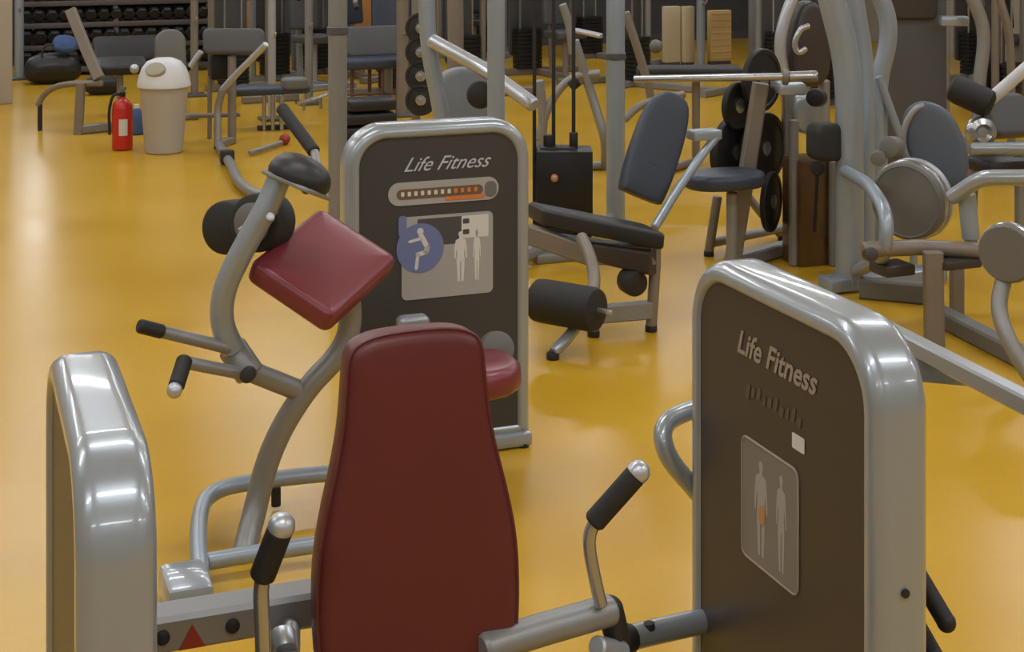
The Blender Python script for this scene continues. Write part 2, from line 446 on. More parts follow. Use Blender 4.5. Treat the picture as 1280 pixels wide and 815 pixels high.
# ================================================================== 2. right-hand tower machine
oC = D(859, 306, 3.36); oC.z = 0
mC = thing('weight_machine', 'big dark fronted machine tower at lower right seen at an angle, with silver shroud', 'exercise machine', oC+V3((.15, -.3, 0)))
tC = Tower(mC, oC, -A, .725, 1.222, .122, pin=.046)
u0, v0 = tC.uv(968, 452)
obj('brand_lettering', text('Life Fitness', .068, tC.surf+tC.U*u0+Z*v0, tC.U, Z, .35, .0012), LETTERD, tC.panel)
u1, v1 = tC.uv(966, 506)
obj('worn_lettering', [flat([(x*.9+y*.25, y) for x, y in rr(w_, h_, .003, None, 2)], tC.surf+tC.U*(u1+o_)+Z*(v1+.004*((k*7) % 3-1)), tC.U, Z, .0004) for k, (o_, w_, h_) in enumerate(((-.1, .016, .032), (-.078, .014, .022), (-.056, .016, .024), (-.034, .012, .02), (-.012, .016, .022), (.012, .014, .026), (.034, .016, .02), (.056, .012, .022), (.078, .014, .03), (.1, .014, .02)))], FAINT, tC.panel, label='faint worn lettering too rubbed to read')
c0 = tC.uv(928, 542); c1 = tC.uv(998, 740); cu = (c0[0]+c1[0])/2
l0 = tC.uv(928, 690); ph = (c0[1]-l0[1]); pw = c1[0]-c0[0]
cv = (c0[1]+l0[1])/2
pl = obj('instruction_placard', flat(rr(pw, ph, .02), tC.surf+tC.U*cu+Z*cv, tC.U, Z, .0012), LABELC, tC.panel)
obj('placard_border', [tube([tC.surf+tC.U*(cu+x)+Z*(cv+y)+tC.N*.001 for x, y in rr(pw, ph, .02)+[rr(pw, ph, .02)[0]]], .0025, 6)], LETTERD, pl)
pc_ = tC.surf+tC.N*.0013
obj('placard_figure', flat(person_shape(ph*.8), pc_+tC.U*(cu-pw*.14)+Z*(cv-ph*.42), tC.U, Z, .0006), FIGC, pl)
obj('placard_figure', flat([(x*.75, y) for x, y in person_shape(ph*.8)], pc_+tC.U*(cu+pw*.22)+Z*(cv-ph*.42), tC.U, Z, .0006), FIGC, pl)
obj('placard_mark', flat(circ(.012, 20, 0, 0, .02), pc_+tC.U*(cu-pw*.12)+Z*(cv-ph*.06)+tC.N*.001, tC.U, Z, .0006), MARKC, pl)
u2, v2 = tC.uv(998, 554)
obj('small_sticker', flat(rr(.045, .03, .003), tC.surf+tC.U*u2+Z*v2, tC.U, Z), LABELW, tC.panel)
# bolt on the near side
q = oC-A*TW-B*(-1)*(TT*.5); q = oC + (-A)*(.725-.001)+B*.122*.5; q.z = CAM_H-(741-HORIZ)*q.y/FPX
obj('bolt', cyl(q, q-A*.006, .008), RUBBER, mC)
# curved silver handle at left
hY = 3.42
obj('side_handle', tube([D(905, 505, hY+.05), D(862, 512, hY), D(826, 530, hY-.05), D(832, 570, hY-.08), D(880, 625, hY-.02)], .021, 14, .06), SILVER, mC)
# black handles beyond the near edge
for p0, p1 in (((1110, 655), (1183, 778)), ((1120, 735), (1178, 838))):
    g = obj('handle', tube([D(p0[0], p0[1], 3.2), D(p1[0], p1[1], 3.1)], .019, 14), RUBBER, mC)
    d_ = (D(p1[0], p1[1], 3.1)-D(p0[0], p0[1], 3.2)).normalized()
    obj('handle_tip', ball(D(p1[0], p1[1], 3.1), .02, 14), RUBBER, g)
# low tube running left to the chest machine's side
q0 = D(783, 798, 3.2); q1 = D(905, 770, 3.35)
tb = obj('stretcher_tube', tube([q0, q1], .026, 14), SILVER, mC)
obj('tube_end', cyl(D(789, 797, 3.2), D(776, 801, 3.18), .029), RUBBER, mC)
obj('adjusting_pin', cyl(D(812, 787, 3.22), D(811, 778, 3.22), .012), RUBBER, mC)
# long beam behind the tower out to the right, with gusset plate
r0 = D(1105, 412, 3.55); r1 = D(1330, 528, 2.95)
obj('long_beam', sqtube([r0, r1], .02, .02), SILVER, mC)
obj('gusset', slab([(-.10, -.03), (.09, -.03), (.03, .035), (-.10, .0)], D(1165, 460, 3.4), V3((.96, -.28, 0)).normalized(), Z, .03, .004), BLUESIL, mC)
obj('rear_post', sqtube([D(1112, 430, 3.6), V3((D(1112, 430, 3.6).x, 3.6, 0))], .03, .03), SILVER2, mC)
rc = oC+(-A)*TW*.5+B*.45
obj('base_frame', [sqtube([oC+(-A)*.2+B*.1+Z*.035, oC+(-A)*.2+B*.8+Z*.035], .035, .03), sqtube([rc+A*.3+B*.35+Z*.035, rc-A*.3+B*.35+Z*.035], .035, .03)], SILVER2, mC)

# ================================================================== 3. arm curl machine in the middle
br = F(664, 557)
oB = br-B*.69
mB = thing('arm_curl_machine', 'arm curl machine in the centre with dark tower, tilted burgundy pad and curved silver arm', 'exercise machine', F(330, 690))
tB = Tower(mB, oB, B, .69, 1.195, .12, pin=.05)
def onB(px, py, du=0, dv=0, dn=0):
    u, v = tB.uv(px, py); return tB.surf+tB.U*(u+du)+Z*(v+dv)+tB.N*dn
obj('brand_lettering', text('Life Fitness', .071, onB(557, 204), tB.U, Z, .6, .0), LETTER, tB.panel)
tB.panel.data.materials[0] = PANELG
gc = tB.uv(555, 240); g0 = tB.uv(486, 243); g1 = tB.uv(624, 235)
gw = g1[0]-g0[0]; gh = .082
gp = obj('weight_gauge', flat(rr(gw, gh, gh/2-.001, None, 8), onB(555, 239), tB.U, Z, .002), LABELG, tB.panel, label='pale capsule shaped weight scale with orange right end')
obj('gauge_slot', flat(rr(gw*.78, .036, .017, None, 6), onB(550, 240, dn=.0022), tB.U, Z, .0006), LABELBR, gp)
obj('gauge_band', flat(rr(gw*.36, .014, .004, None, 4), onB(581, 246, dn=.003), tB.U, Z, .0006), LABELO, gp)
for k in range(12):
    obj('gauge_mark', flat(rr(.012, .016, .003, None, 3), onB(503+k*8.3, 243-k*.62, dn=.003), tB.U, Z, .0008), LABELW if k < 8 else LABELO, gp)
obj('gauge_end', flat(rr(gw*.11, gh*.7, .02, None, 5), onB(613, 236, dn=.0022), tB.U, Z, .0005), GREYDISC, gp)
k0 = tB.uv(502, 272); k1 = tB.uv(616, 366); pcu, pcv = (k0[0]+k1[0])/2, (tB.uv(502, 272)[1]+tB.uv(502, 376)[1])/2
pw = k1[0]-k0[0]; ph = tB.uv(502, 272)[1]-tB.uv(502, 376)[1]
bl = obj('instruction_placard', flat(rr(pw, ph, .02), tB.surf+tB.U*pcu+Z*pcv, tB.U, Z, .0015), LABELG, tB.panel)
def onP(x, y, dn=.0017): return tB.surf+tB.U*(pcu+x*pw)+Z*(pcv+y*ph)+tB.N*dn
obj('placard_shade', flat(rr(pw*.5, ph*.33, .004), onP(-.08, .3), tB.U, Z, .0004), LABELD, bl)
obj('placard_notes', [flat(rr(pw*.3, ph*.27, .004), onP(.3, .33), tB.U, Z, .0006)], LABELW, bl)
obj('placard_print', [flat(rr(pw*.07, ph*.06, .002), onP(.2+.0*k, .4-.13*k, .0026), tB.U, Z, .0004) for k in range(2)], LABELD, bl)
obj('placard_figure', flat(person_shape(ph*.62), onP(.14, -.34), tB.U, Z, .0006), LABELW, bl)
obj('placard_figure', flat([(x*.6, y) for x, y in person_shape(ph*.62)], onP(.32, -.34), tB.U, Z, .0006), LABELW, bl)
bs = obj('round_sticker', flat(circ(.088), onB(525, 310, dn=.0022), tB.U, Z, .0006), LABELB, tB.panel, label='round blue sticker with a white figure')
def seg(p0, p1, r): 
    a = onB(*p0, dn=.003); b = onB(*p1, dn=.003); d = (b-a); L = d.length; d.normalize(); n = tB.N.cross(d)
    return flat(rr(L+2*r, 2*r, r*.98), (a+b)/2, d, n, .0006)
obj('sticker_figure', [flat(circ(.012), onB(525, 289, dn=.003), tB.U, Z, .0006), seg((526, 294), (534, 309), .009), seg((534, 309), (532, 315), .009), seg((532, 315), (522, 318), .008), seg((522, 318), (520, 335), .006), seg((526, 298), (512, 302), .005)], LABELW, bs)
obj('sticker_arc', flat(rr(.03, .075, .012), onB(503, 283, dn=.0021), tB.U, Z, .0004), LABELB, tB.panel)
# lower silver lip and feet of the tower
obj('tower_foot', [box(oB+B*.345+A*.06+Z*.03, (.69, .16, .05), B, A, .012)], SILVER, mB)
for t_ in (.03, .66):
    q = oB+B*t_-A*.0
    obj('rubber_foot', cyl(V3((q.x, q.y, 0)), V3((q.x, q.y, .02)), .02), RUBBER, mB)
# tilted pad
c_ = D(404, 335, 4.72)
pU = (D(402, 263, 4.98)-D(320, 328, 4.64)); 
pV = (D(389, 402, 4.50)-D(320, 328, 4.64)); pU.normalize(); pV = (pV-pU*pV.dot(pU)).normalized()
pN = pU.cross(pV)
if pN.z < 0: pU, pV = pV, pU
pad = slab(rr(.31, .41, .032, .032, 6), c_, pU, pV, .08, .024, .004)
obj('arm_pad', pad, REDL, mB, ang=60, label='glossy burgundy vinyl arm pad')
obj('pad_plate', slab(rr(.2, .3, .02), c_-pU.cross(pV).normalized()*.045*(1 if pU.cross(pV).z > 0 else -1), pU, pV, .012, .003), SILVER, mB)
# frame under the pad
obj('main_upright', tube([F(303, 700), D(318, 640, 4.72), D(338, 560, 4.74), D(380, 488, 4.76), D(428, 440, 4.8), D(440, 400, 4.82), D(432, 345, 4.8)], .036, 18, .16, rb=.042), SILVER2, mB)
obj('crossbar', tube([D(308, 462, 4.66), D(378, 490, 4.76)], .032, 16), SILVER2, mB)
obj('pivot_hub', cyl(D(288, 432, 4.64), D(314, 470, 4.62), .045), SILVER2, mB)
obj('pivot_knob', cyl(D(312, 466, 4.56), D(308, 470, 4.5), .022), RUBBER, mB)
obj('curved_arm', tube([D(293, 440, 4.62), D(276, 405, 4.6), D(279, 360, 4.58), D(310, 300, 4.56), D(336, 255, 4.56), D(352, 215, 4.58)], .036, 18, .14, rb=.036), BLUESIL, mB)
obj('arm_bolt', cyl(D(338, 273, 4.5), D(338, 271, 4.47), .013), ALU, mB)
# elbow roller cushion on top of the arm
e0 = D(345, 211, 4.55); e1 = D(396, 232, 4.42); ed = (e1-e0).normalized()
cu_ = (D(398, 242, 4.5)-D(336, 215, 4.6)).normalized(); cn = (Z+A*.12+B*.4); cn = (cn-cu_*cn.dot(cu_)).normalized(); cw = cn.cross(cu_)
ccen = D(370, 231, 4.55)
obj('cushion_plate', slab(rr(.2, .14, .03), ccen, cu_, cw, .014, .004), SILVER2, mB)
hemi = [(circ(1, 28)[k][0], circ(1, 28)[k][1]) for k in range(28)]
obj('elbow_cushion', loft([([(x*.105*s, y*.085*s) for x, y in hemi], h) for s, h in ((.96, .008), (1, .02), (.98, .036), (.9, .055), (.74, .072), (.5, .084), (.25, .09))], ccen, cu_, cn.cross(cu_)), BLACKV, mB, ang=70)
for px_, py_, Y_, r_ in ((291, 283, 4.86, .085), (329, 277, 4.70, .09)):
    pc2 = D(px_, py_, Y_); ax = (A*-.7+B*-.7+Z*.1).normalized()
    rl = obj('roller_pad', lathe(pc2-ax*.06, ax, [(r_*.8, 0), (r_*.97, .012), (r_, .03), (r_, .1), (r_*.96, .112), (r_*.78, .122)], 28), FOAM, mB)
    if px_ > 300: obj('roller_hub', lathe(pc2+ax*.06, ax, [(r_*.7, 0), (r_*.7, .006), (r_*.6, .012), (0, .013)], 22), GREYDISC, rl)
obj('roller_axle', tube([D(300, 290, 4.62), D(345, 262, 4.6)], .014, 10), SILVER2, mB)
# far black handle
obj('far_grip', tube([D(352, 135, 4.95), D(393, 190, 4.75)], .021, 14), FOAM, mB)
obj('far_grip_bar', tube([D(393, 190, 4.75), D(398, 215, 4.65), D(380, 240, 4.6)], .014, 12, .03), SILVER2, mB)
# near handles
def bar_handle(p_in, p_out, g_end, Yi, Yo, Yg):
    h = obj('handle', tube([D(*p_in, Yi), D(*p_out, Yo), D(*g_end, Yg)], .017, 12, .02), SILVER2, mB); return h
h1 = obj('handle', tube([D(290, 436, 4.6), D(200, 414, 4.5)], .019, 12), SILVER2, mB)
obj('grip', tube([D(204, 415, 4.5), D(173, 407, 4.46)], .021, 14), RUBBER, h1)
h2 = obj('handle', tube([D(308, 468, 4.6), D(232, 453, 4.5), D(226, 460, 4.48)], .019, 12, .01), SILVER2, mB)
obj('grip', tube([D(231, 449, 4.48), D(220, 484, 4.38)], .024, 14), RUBBER, h2)
obj('grip_cap', ball(D(218, 488, 4.37), .023, 14), ALU, h2)
# base loop
obj('base_loop', tube([F(430, 590, .1), F(345, 598, .1), F(258, 612, .1), F(246, 660, .08), F(252, 735, .06)], .026, 14, .16), BLUESIL, mB)
obj('base_crossbar', tube([F(258, 702, .06), F(330, 690, .06), F(430, 676, .06)], .025, 14), BLUESIL, mB)
obj('loop_clamp', cyl(F(345, 598, .1)-Z*.03, F(345, 598, .1)-Z*.09, .016), RUBBER, mB)
obj('base_block', box(F(238, 752, .05)+A*.08, (.13, .2, .09), B, A, .02), SILVER, mB)
# seat, mostly behind the foreground backrest
sc = D(585, 468, 4.95)
obj('seat', slab(smooth2([(-.2, -.16), (.17, -.16), (.17, .16), (-.2, .16)], 2), sc, B, A, .1, .04, .008), REDL, mB, ang=60)
obj('seat_post', sqtube([sc-Z*.05, V3((sc.x, sc.y, .0))], .035, .035), SILVER2, mB)
dk = D(618, 436, 5.1)
obj('adjusting_wheel', cyl(dk, dk-A*.04+Z*.01, .058), GREYDISC, mB)
obj('seat_bracket', slab(rr(.11, .06, .02), D(516, 405, 5.2), B, Z, .06, .015), SILVER, mB)

# ================================================================== 4. rubbish bin and fire extinguisher
bc = F(205, 190)
tb_ = thing('rubbish_bin', 'tall grey plastic rubbish bin with white domed swing lid', 'bin', bc)
kx = 11.9/1900
bb = obj('bin_body', lathe(bc, Z, [(.135, 0), (.145, .01), (.185, .5), (.19, .53), (.186, .532)], 32), BINGREY, tb_)
obj('bin_lid', lathe(bc, Z, [(.205, .515), (.208, .53), (.2, .56), (.192, .6), (.17, .66), (.13, .71), (.07, .735), (0, .742)], 32), BINW, tb_)
fn = (V3((-.25, -.75, .62))).normalized(); fc = bc+Z*.655+V3((-.03, -.145, 0))
fu = Z.cross(fn).normalized()
obj('swing_flap', slab(circ(.085, 24, 0, 0, .062), fc+fn*.0, fu, fn.cross(fu), .05, .01), BINFLAP, tb_, label='oval beige green swing flap')
ec = F(153, 187)
te = thing('fire_extinguisher', 'red fire extinguisher with white label standing left of the grey bin', 'fire extinguisher', ec)
obj('cylinder', lathe(ec, Z, [(.06, 0), (.078, .008), (.08, .02), (.08, .32), (.074, .36), (.05, .39), (.025, .405), (.022, .42)], 24), FIRE, te)
obj('valve', [cyl(ec+Z*.42, ec+Z*.455, .024), box(ec+Z*.47+V3((.01, -.02, 0)), (.03, .12, .014), V3((1, 0, 0)), V3((0, 1, .25)), .004)], RUBBER, te)
obj('hose', tube([ec+Z*.44, ec+V3((-.07, -.03, .44)), ec+V3((-.1, -.03, .3)), ec+V3((-.095, -.02, .12))], .012, 10, .05), RUBBER, te)
ln = V3((0, -1, 0))
lb = []
for k in range(7):
    a = math.radians(-110+k*8+15); lb.append((math.cos(a)*.0812, math.sin(a)*.0812))
vv = [ec+V3((x, y, z_)) for z_ in (.12, .25) for x, y in lb]
obj('extinguisher_label', (vv, [(k, k+1, k+8, k+7) for k in range(6)]), LABELW, te)

# ================================================================== 5. gym machines behind
def foot(p, r=.028, h=.03): return cyl(V3((p.x, p.y, 0)), V3((p.x, p.y, h)), r)
def gpad(c, U, V, w_, h, t, rad=.04, bev=.018): return slab(rr(w_, h, rad), c, U, V, t, bev, .004)
# --- 5a tall cable station: three tall posts
def post_station():
    p1, p2 = F(421, 388), F(769, 283)
    t = thing('cable_station', 'tall cable station with three posts and black weight stack behind the centre tower', 'exercise machine', (p1+p2)/2)
    for nme, px, Y, r in (('post', 422, p1.y, .046), ('post', 620, 7.9, .047), ('post', 769.5, p2.y, .058)):
        b = V3(((px-640)/FPX*Y, Y, 0))
        obj('post', tube([b, b+Z*2.3], r*.98, 18, cap=.1), SILVER2 if px < 500 else BLUESIL, t)
        obj('post_foot', box(b+Z*.02, (r*3, r*3, .04), B, A, .01), SILVER2, t)
        if px > 700 or px < 500:
            zz = CAM_H-(70-HORIZ)*Y/FPX if px > 700 else CAM_H-(38-HORIZ)*Y/FPX
            obj('collar', lathe(b+Z*(zz-.02), Z, [(r+.002, 0), (r+.006, .004), (r+.006, .036), (r+.002, .04)], 18), PANEL2, t)
    tops = [V3(((px-640)/FPX*Y, Y, 2.28)) for px, Y in ((422, p1.y), (620, 7.9), (769.5, p2.y))]
    obj('top_beam', [tube([tops[0], tops[1]], .045, 14), tube([tops[1], tops[2]], .045, 14)], BLUESIL, t)
    # base tie
    bb_ = [V3((v.x, v.y, .06)) for v in tops]
    obj('base_tie', [tube([bb_[0], bb_[1]], .035, 12), tube([bb_[1], bb_[2]], .035, 12)], SILVER2, t)
    return t
cable_t = post_station()
# --- 5b press machine with slanting tube at the left of the post
t = thing('press_machine', 'silver press machine with leaning posts and thick slanted tube behind centre tower', 'exercise machine', F(600, 330))
Y5 = 8.5
def dn(p): return V3((p.x, p.y, 0))
pA_ = D(533, 0, Y5)
obj('leaning_post', tube([D(533, -60, Y5), D(534, 55, Y5), D(552, 140, Y5), D(575, 300, Y5-.05)], .047, 16, .2), BLUESIL, t)
obj('leaning_post', tube([D(568, -60, Y5+1), D(570, 60, Y5+1), D(566, 150, Y5+1), dn(D(566, 150, Y5+1))], .05, 16, .2), BEIGE, t)
obj('slanted_tube', tube([D(538, 50, Y5-.05), D(608, 88, Y5-.2), D(668, 132, Y5-.45)], .04, 16, .1), ALU, t)
obj('grey_shroud', slab(smooth2([(-.19, -.8), (.16, -.8), (.16, .05), (.06, .13), (-.1, .13), (-.19, .05)], 2), D(582, 112, Y5+.3), B, Z, .12, .03), SHRG, t)
dk = D(600, 117, Y5-.15)
obj('round_cushion', cyl(dk-A*.0, dk-A*.09-B*.03, .075, .03), FOAM, t)
obj('base_frame', [tube([dn(D(575, 300, Y5))+Z*.04, dn(D(640, 250, Y5+1.3))+Z*.04], .035, 12), tube([dn(D(575, 300, Y5))+Z*.04, dn(D(566, 250, Y5+1))+Z*.04], .035, 12)], SILVER2, t)
# --- 5c weight stack between the posts
sp = F(704, 318)
t = cable_t
Yw = sp.y
for k in range(13):
    z0 = .06+k*.036
    obj('stack_plate', box(V3((sp.x-.0, Yw, z0+.017)), (.31, .16, .032), V3((1, 0, 0)), V3((0, 1, 0)), .003), STACK, t)
obj('stack_shroud', box(D(705, 226, Yw-.01), (.31, .22, .36), V3((1, 0, 0)), V3((0, 1, 0)), .006), STACK, t)
for px in (668, 692, 717):
    b = V3(((px-640)/FPX*Yw, Yw, .5)); obj('guide_rod', tube([b-Z*.45, b+Z*1.55], .011, 10), RUBBER, t)
obj('stack_cap', [box(D(697, 188, Yw), (.2, .12, .05), bev=.01), cyl(D(686, 186, Yw), D(686, 168, Yw), .03), cyl(D(717, 186, Yw), D(717, 165, Yw), .024)], RUBBER, t)
q = D(693, 222, Yw-.13); obj('selector_pin', [cyl(q, q-V3((0, .03, 0)), .02)], LABELO, t, label='orange ringed selector pin')
q = D(693, 222, Yw-.155); obj('pin_button', cyl(q, q-V3((0, .012, 0)), .011), ALU, t)
obj('stack_base', box(V3((sp.x, Yw, .025)), (.45, .35, .05), B, A, .01), SILVER2, t)
obj('top_crossmember', box(V3((sp.x, Yw, 2.05)), (.4, .1, .06), bev=.01), SILVER2, t)
# --- 5d leg curl bench with long black pads
f1, f2 = F(691, 449), F(814, 414)
t = thing('leg_curl_bench', 'low leg curl bench with long black pads and black roller, right of centre tower', 'exercise machine', dn((f1+f2)/2))
obj('long_pad', slab(rr(.64, .24, .04), D(742, 281, 7.1), (D(822, 300, 6.95)-D(664, 268, 7.3)).normalized(), A, .13, .03, .003), BLACKV, t, ang=60)
obj('side_rail', sqtube([D(660, 292, 7.2), D(735, 318, 7.1), D(818, 318, 6.95)], .03, .045), BEIGE, t)
obj('under_shroud', slab([(-.30, -.02), (.28, -.085), (.28, .03), (-.30, .05)], D(752, 312, 7.1), (D(822, 305, 6.95)-D(668, 290, 7.3)).normalized(), Z, .12, .02), PANEL, t)
rl = D(668, 374, 6.75); rr2 = D(748, 388, 6.55)
obj('roller', lathe(rl, rr2-rl, [(.07, 0), (.092, .02), (.095, .05), (.095, (rr2-rl).length-.03), (.088, (rr2-rl).length-.01), (.06, (rr2-rl).length)], 26), FOAM, t)
obj('roller_arm', tube([D(726, 295, 6.9), D(738, 320, 6.8), D(744, 350, 6.7), D(740, 368, 6.6)], .028, 14, .08), BEIGE, t)
obj('roller_shaft', tube([D(660, 372, 6.8), D(765, 391, 6.5)], .012, 10), CHROME, t)
lg = D(818, 300, 6.93)
obj('leg', tube([D(820, 290, f2.y), D(818, 350, f2.y), f2+Z*.02], .026, 12, .05), BEIGE, t)
obj('leg', tube([D(728, 398, f1.y+.12), D(708, 425, f1.y+.05), f1+Z*.03], .026, 12, .05), SILVER, t)
obj('leg', tube([D(742, 355, 6.9), dn(D(742, 355, 6.9))], .026, 12), BEIGE, t)
for ff in (f1, f2, dn(D(742, 355, 6.9))): obj('rubber_foot', foot(ff), RUBBER, t)
obj('base_beam', sqtube([dn(D(742, 355, 6.9))+Z*.1, f2+Z*.1], .025, .04), SILVER2, t)
kc = D(790, 352, 6.98)
obj('counterweight', cyl(kc+A*.05, kc-A*.05, .06), RUBBER, t)
# --- 5e adjustable bench with navy backrest
t = thing('adjustable_bench', 'padded bench with tall navy blue backrest and silver slanted brace', 'bench', F(880, 320))
Yb = 7.55
bU = (D(862, 125, Yb+.2)-D(815, 112, Yb)).normalized()
up_ = (D(842, 115, Yb+.12)-D(800, 244, Yb-.05)).normalized()
bU = (B*.9+A*-.05); bU = (bU-up_*bU.dot(up_)).normalized()
obj('backrest', slab(smooth2([(-.115, -.27), (-.10, -.28), (.10, -.28), (.115, -.27), (.13, -.1), (.12, .15), (.075, .27), (-.06, .27), (-.12, .16), (-.13, -.1)], 2), D(821, 180, Yb), bU, up_, .085, .018, .003), NAVY, t, ang=60)
obj('backrest_brace', tube([D(818, 285, 7.2), D(845, 240, 7.4), D(880, 190, 7.65), D(898, 168, 7.7)], .022, 12, .05), BLUESIL, t)
obj('hinge_block', box(D(880, 168, 7.7), (.16, .1, .05), B, A, .01), BLUESIL, t)
obj('seat', slab(smooth2([(-.22, -.15), (.22, -.15), (.22, .15), (-.22, .15)], 2), D(905, 224, 7.9), B, A, .08, .03, .005), NAVY, t, ang=60)
fb = F(886, 320)
obj('leg', tube([D(897, 245, fb.y), fb+Z*.02], .026, 12), BEIGE, t)
fb2 = F(978, 300); obj('leg', tube([D(935, 245, fb2.y), D(950, 265, fb2.y), fb2+Z*.02], .024, 12, .04), BEIGE, t)
fb3 = F(808, 300)
obj('base_beam', tube([fb+Z*.07, fb2+Z*.07], .026, 12), SILVER2, t)
obj('seat_post', tube([D(915, 240, 7.9), dn(D(915, 240, 7.9))], .03, 12), SILVER2, t)
for ff in (fb, fb2): obj('rubber_foot', foot(ff), RUBBER, t)
# --- 5f barbell rack with plates
Yr = 7.98
t = thing('barbell_rack', 'barbell rack with tan slanted upright standing behind the right tower', 'weight rack', F(940, 335))
lo_ = F(914, 338)
obj('slanted_upright', sqtube([lo_, D(951, 104, lo_.y)], .04, .045, up=(0, 1, 0)), BEIGE, t)
obj('upright', sqtube([F(990, 316), D(985, 110, F(990, 316).y), D(984, 106, F(990, 316).y)], .035, .04, up=(0, 1, 0)), SILVER2, t)
obj('base_beam', sqtube([lo_+Z*.04, F(990, 316)+Z*.04], .035, .035), SILVER2, t)
obj('bar_catch', [box(D(985, 108, Yr+.1), (.14, .3, .06), bev=.01)], SILVER, t)
obj('peg', tube([D(940, 185, 8.2), D(930, 188, 8.34)], .02, 12), CHROME, t)
t = thing('barbell', 'long chrome barbell resting across the rack', 'barbell', dn(D(905, 97, Yr)))
obj('bar', tube([D(792, 99, Yr+.05), D(1022, 95, Yr-.05)], .02, 14), CHROME, t)
obj('sleeve', tube([D(985, 96, Yr-.04), D(1022, 95, Yr-.05)], .028, 14), CHROME, t)
obj('collar', cyl(D(978, 96, Yr-.04), D(985, 96, Yr-.04), .04), BEIGE, t)
def plate(c, ax, r, th, label, group='black weight plates around the barbell rack'):
    ax = V3(ax).normalized(); c = V3(c)
    tp = thing('weight_plate', label, 'weight plate', c, group)
    obj('disc', lathe(c-ax*th/2, ax, [(.026, 0), (.045, 0), (.05, .004), (r*.45, .005), (r*.8, .006), (r*.84, 0), (r-.006, 0), (r, .006), (r, th-.006), (r-.006, th), (r*.84, th), (r*.8, th-.006), (r*.45, th-.005), (.05, th-.004), (.045, th), (.026, th)], 36), IRON, tp)
    obj('hub_ring', lathe(c-ax*(th/2+.002), ax, [(.025, 0), (.04, 0), (.04, th+.004), (.025, th+.004)], 24), CHROME, tp)
    return tp
axp = (A*-.6+B*-.75)
plate(D(952, 100, 8.42), V3((.72, -.7, 0)), .175, .035, 'black weight plate at bar height, behind the chrome barbell')
plate(D(922, 132, 8.36), V3((.7, -.7, 0)), .13, .035, 'smaller black weight plate just under the chrome barbell')
plate(D(918, 190, 8.42), V3((.72, -.7, 0)), .2, .05, 'large black weight plate hanging beside navy bench seat')
plate(D(954, 185, 8.5), V3((.72, -.7, 0)), .2, .05, 'large black weight plate right of the tan slanted upright')
plate(D(964, 252, 8.3), V3((.88, -.45, 0)), .165, .03, 'lowest black weight plate leaning by the rack upright')
# --- 5g big curved upright machine on the right
g0_ = F(1062, 362)
t = thing('pulldown_machine', 'tall machine with thick curved silver uprights standing behind right tower', 'exercise machine', g0_)
Yg = g0_.y
obj('curved_upright', tube([D(1030, -90, Yg), D(1034, -20, Yg), D(1060, 75, Yg), D(1062, 160, Yg), g0_+Z*.0], .078, 20, .35, rb=.07), BLUESIL, t)
obj('curved_upright', tube([D(1058, -90, Yg+.2), D(1066, -10, Yg+.2), D(1081, 75, Yg+.2), D(1081, 180, Yg+.15), dn(D(1081, 180, Yg+.15))], .05, 18, .35), BLUESIL, t)
obj('curved_upright', tube([D(1070, -60, Yg+.5), D(1108, 8, Yg+.5), D(1112, 50, Yg+.5), D(1098, 100, Yg+.5), D(1098, 160, Yg+.5), dn(D(1098, 160, Yg+.5))], .048, 18, .25), BLUESIL, t)
obj('brace', tube([D(1098, 95, Yg+.45), D(1118, 150, Yg+.45), D(1142, 215, Yg+.45), dn(D(1142, 215, Yg+.45))], .022, 12, .1), BLUESIL, t)
obj('guard_loop', tube([D(1056, 214, Yg-.1), D(1088, 232, 7.1), D(1110, 268, 6.8), D(1106, 322, 6.8), D(1072, 338, Yg-.1)], .032, 14, .14), BLUESIL, t)
obj('base_plate', box(dn(g0_)+Z*.04+B*.2, (.7, .14, .07), B, A, .015), BLUESIL, t)
obj('knob_cushion', slab(rr(.17, .19, .05), D(1032, 177, Yg), B, Z, .14, .03), FOAM, t)
obj('stack_shield', box(D(1018, 265, Yg+.6), (.3, .2, .62), B, A, .02), AMBER, t, label='smoked amber weight stack shield')
obj('shield_post', [tube([D(992, 150, Yg+.5), dn(D(992, 150, Yg+.5))], .028, 12), tube([D(1042, 200, Yg+.5), dn(D(1042, 200, Yg+.5))], .028, 12)], SILVER2, t)
obj('cable_pulley', [cyl(D(1022, 210, Yg+.35), D(1022, 210, Yg+.28), .04), tube([D(1022, 210, Yg+.32), D(1018, 290, Yg+.35)], .01, 8)], RUBBER, t)
obj('white_bracket', slab(smooth2([(-.09, -.12), (.09, -.12), (.11, .1), (-.11, .1)], 2), D(1008, 140, Yg+.8), B, Z, .08, .02), SILVER, t)
obj('motor_cap', cyl(D(1024, 122, Yg+.6), D(1018, 122, Yg+.5), .05), RUBBER, t)
t = thing('exercise_machine', 'white and silver curved frame machine above the barbell end', 'exercise machine', F(1010, 250))
Yq = F(1010, 250).y
obj('swoop', tube([D(1000, -20, Yq), D(985, 10, Yq), D(974, 50, Yq), D(978, 90, Yq), D(990, 120, Yq)], .055, 16, .2, rb=.04), ALU, t)
obj('curl', tube([D(1012, 32, Yq-.1), D(1000, 36, Yq-.1), D(992, 55, Yq-.1), D(998, 68, Yq-.1), D(1008, 60, Yq-.1)], .02, 12, .08), CHROME, t)
obj('body_shroud', slab(smooth2([(-.16, -.2), (.16, -.2), (.12, .3), (-.05, .4), (-.14, .2)], 3), D(1010, 70, Yq+.1), B, Z, .16, .04), PANEL, t)
obj('frame_leg', [tube([D(990, 115, Yq), dn(D(990, 115, Yq))], .04, 12), tube([D(1030, 100, Yq+.2), dn(D(1030, 100, Yq+.2))], .04, 12)], SILVER2, t)
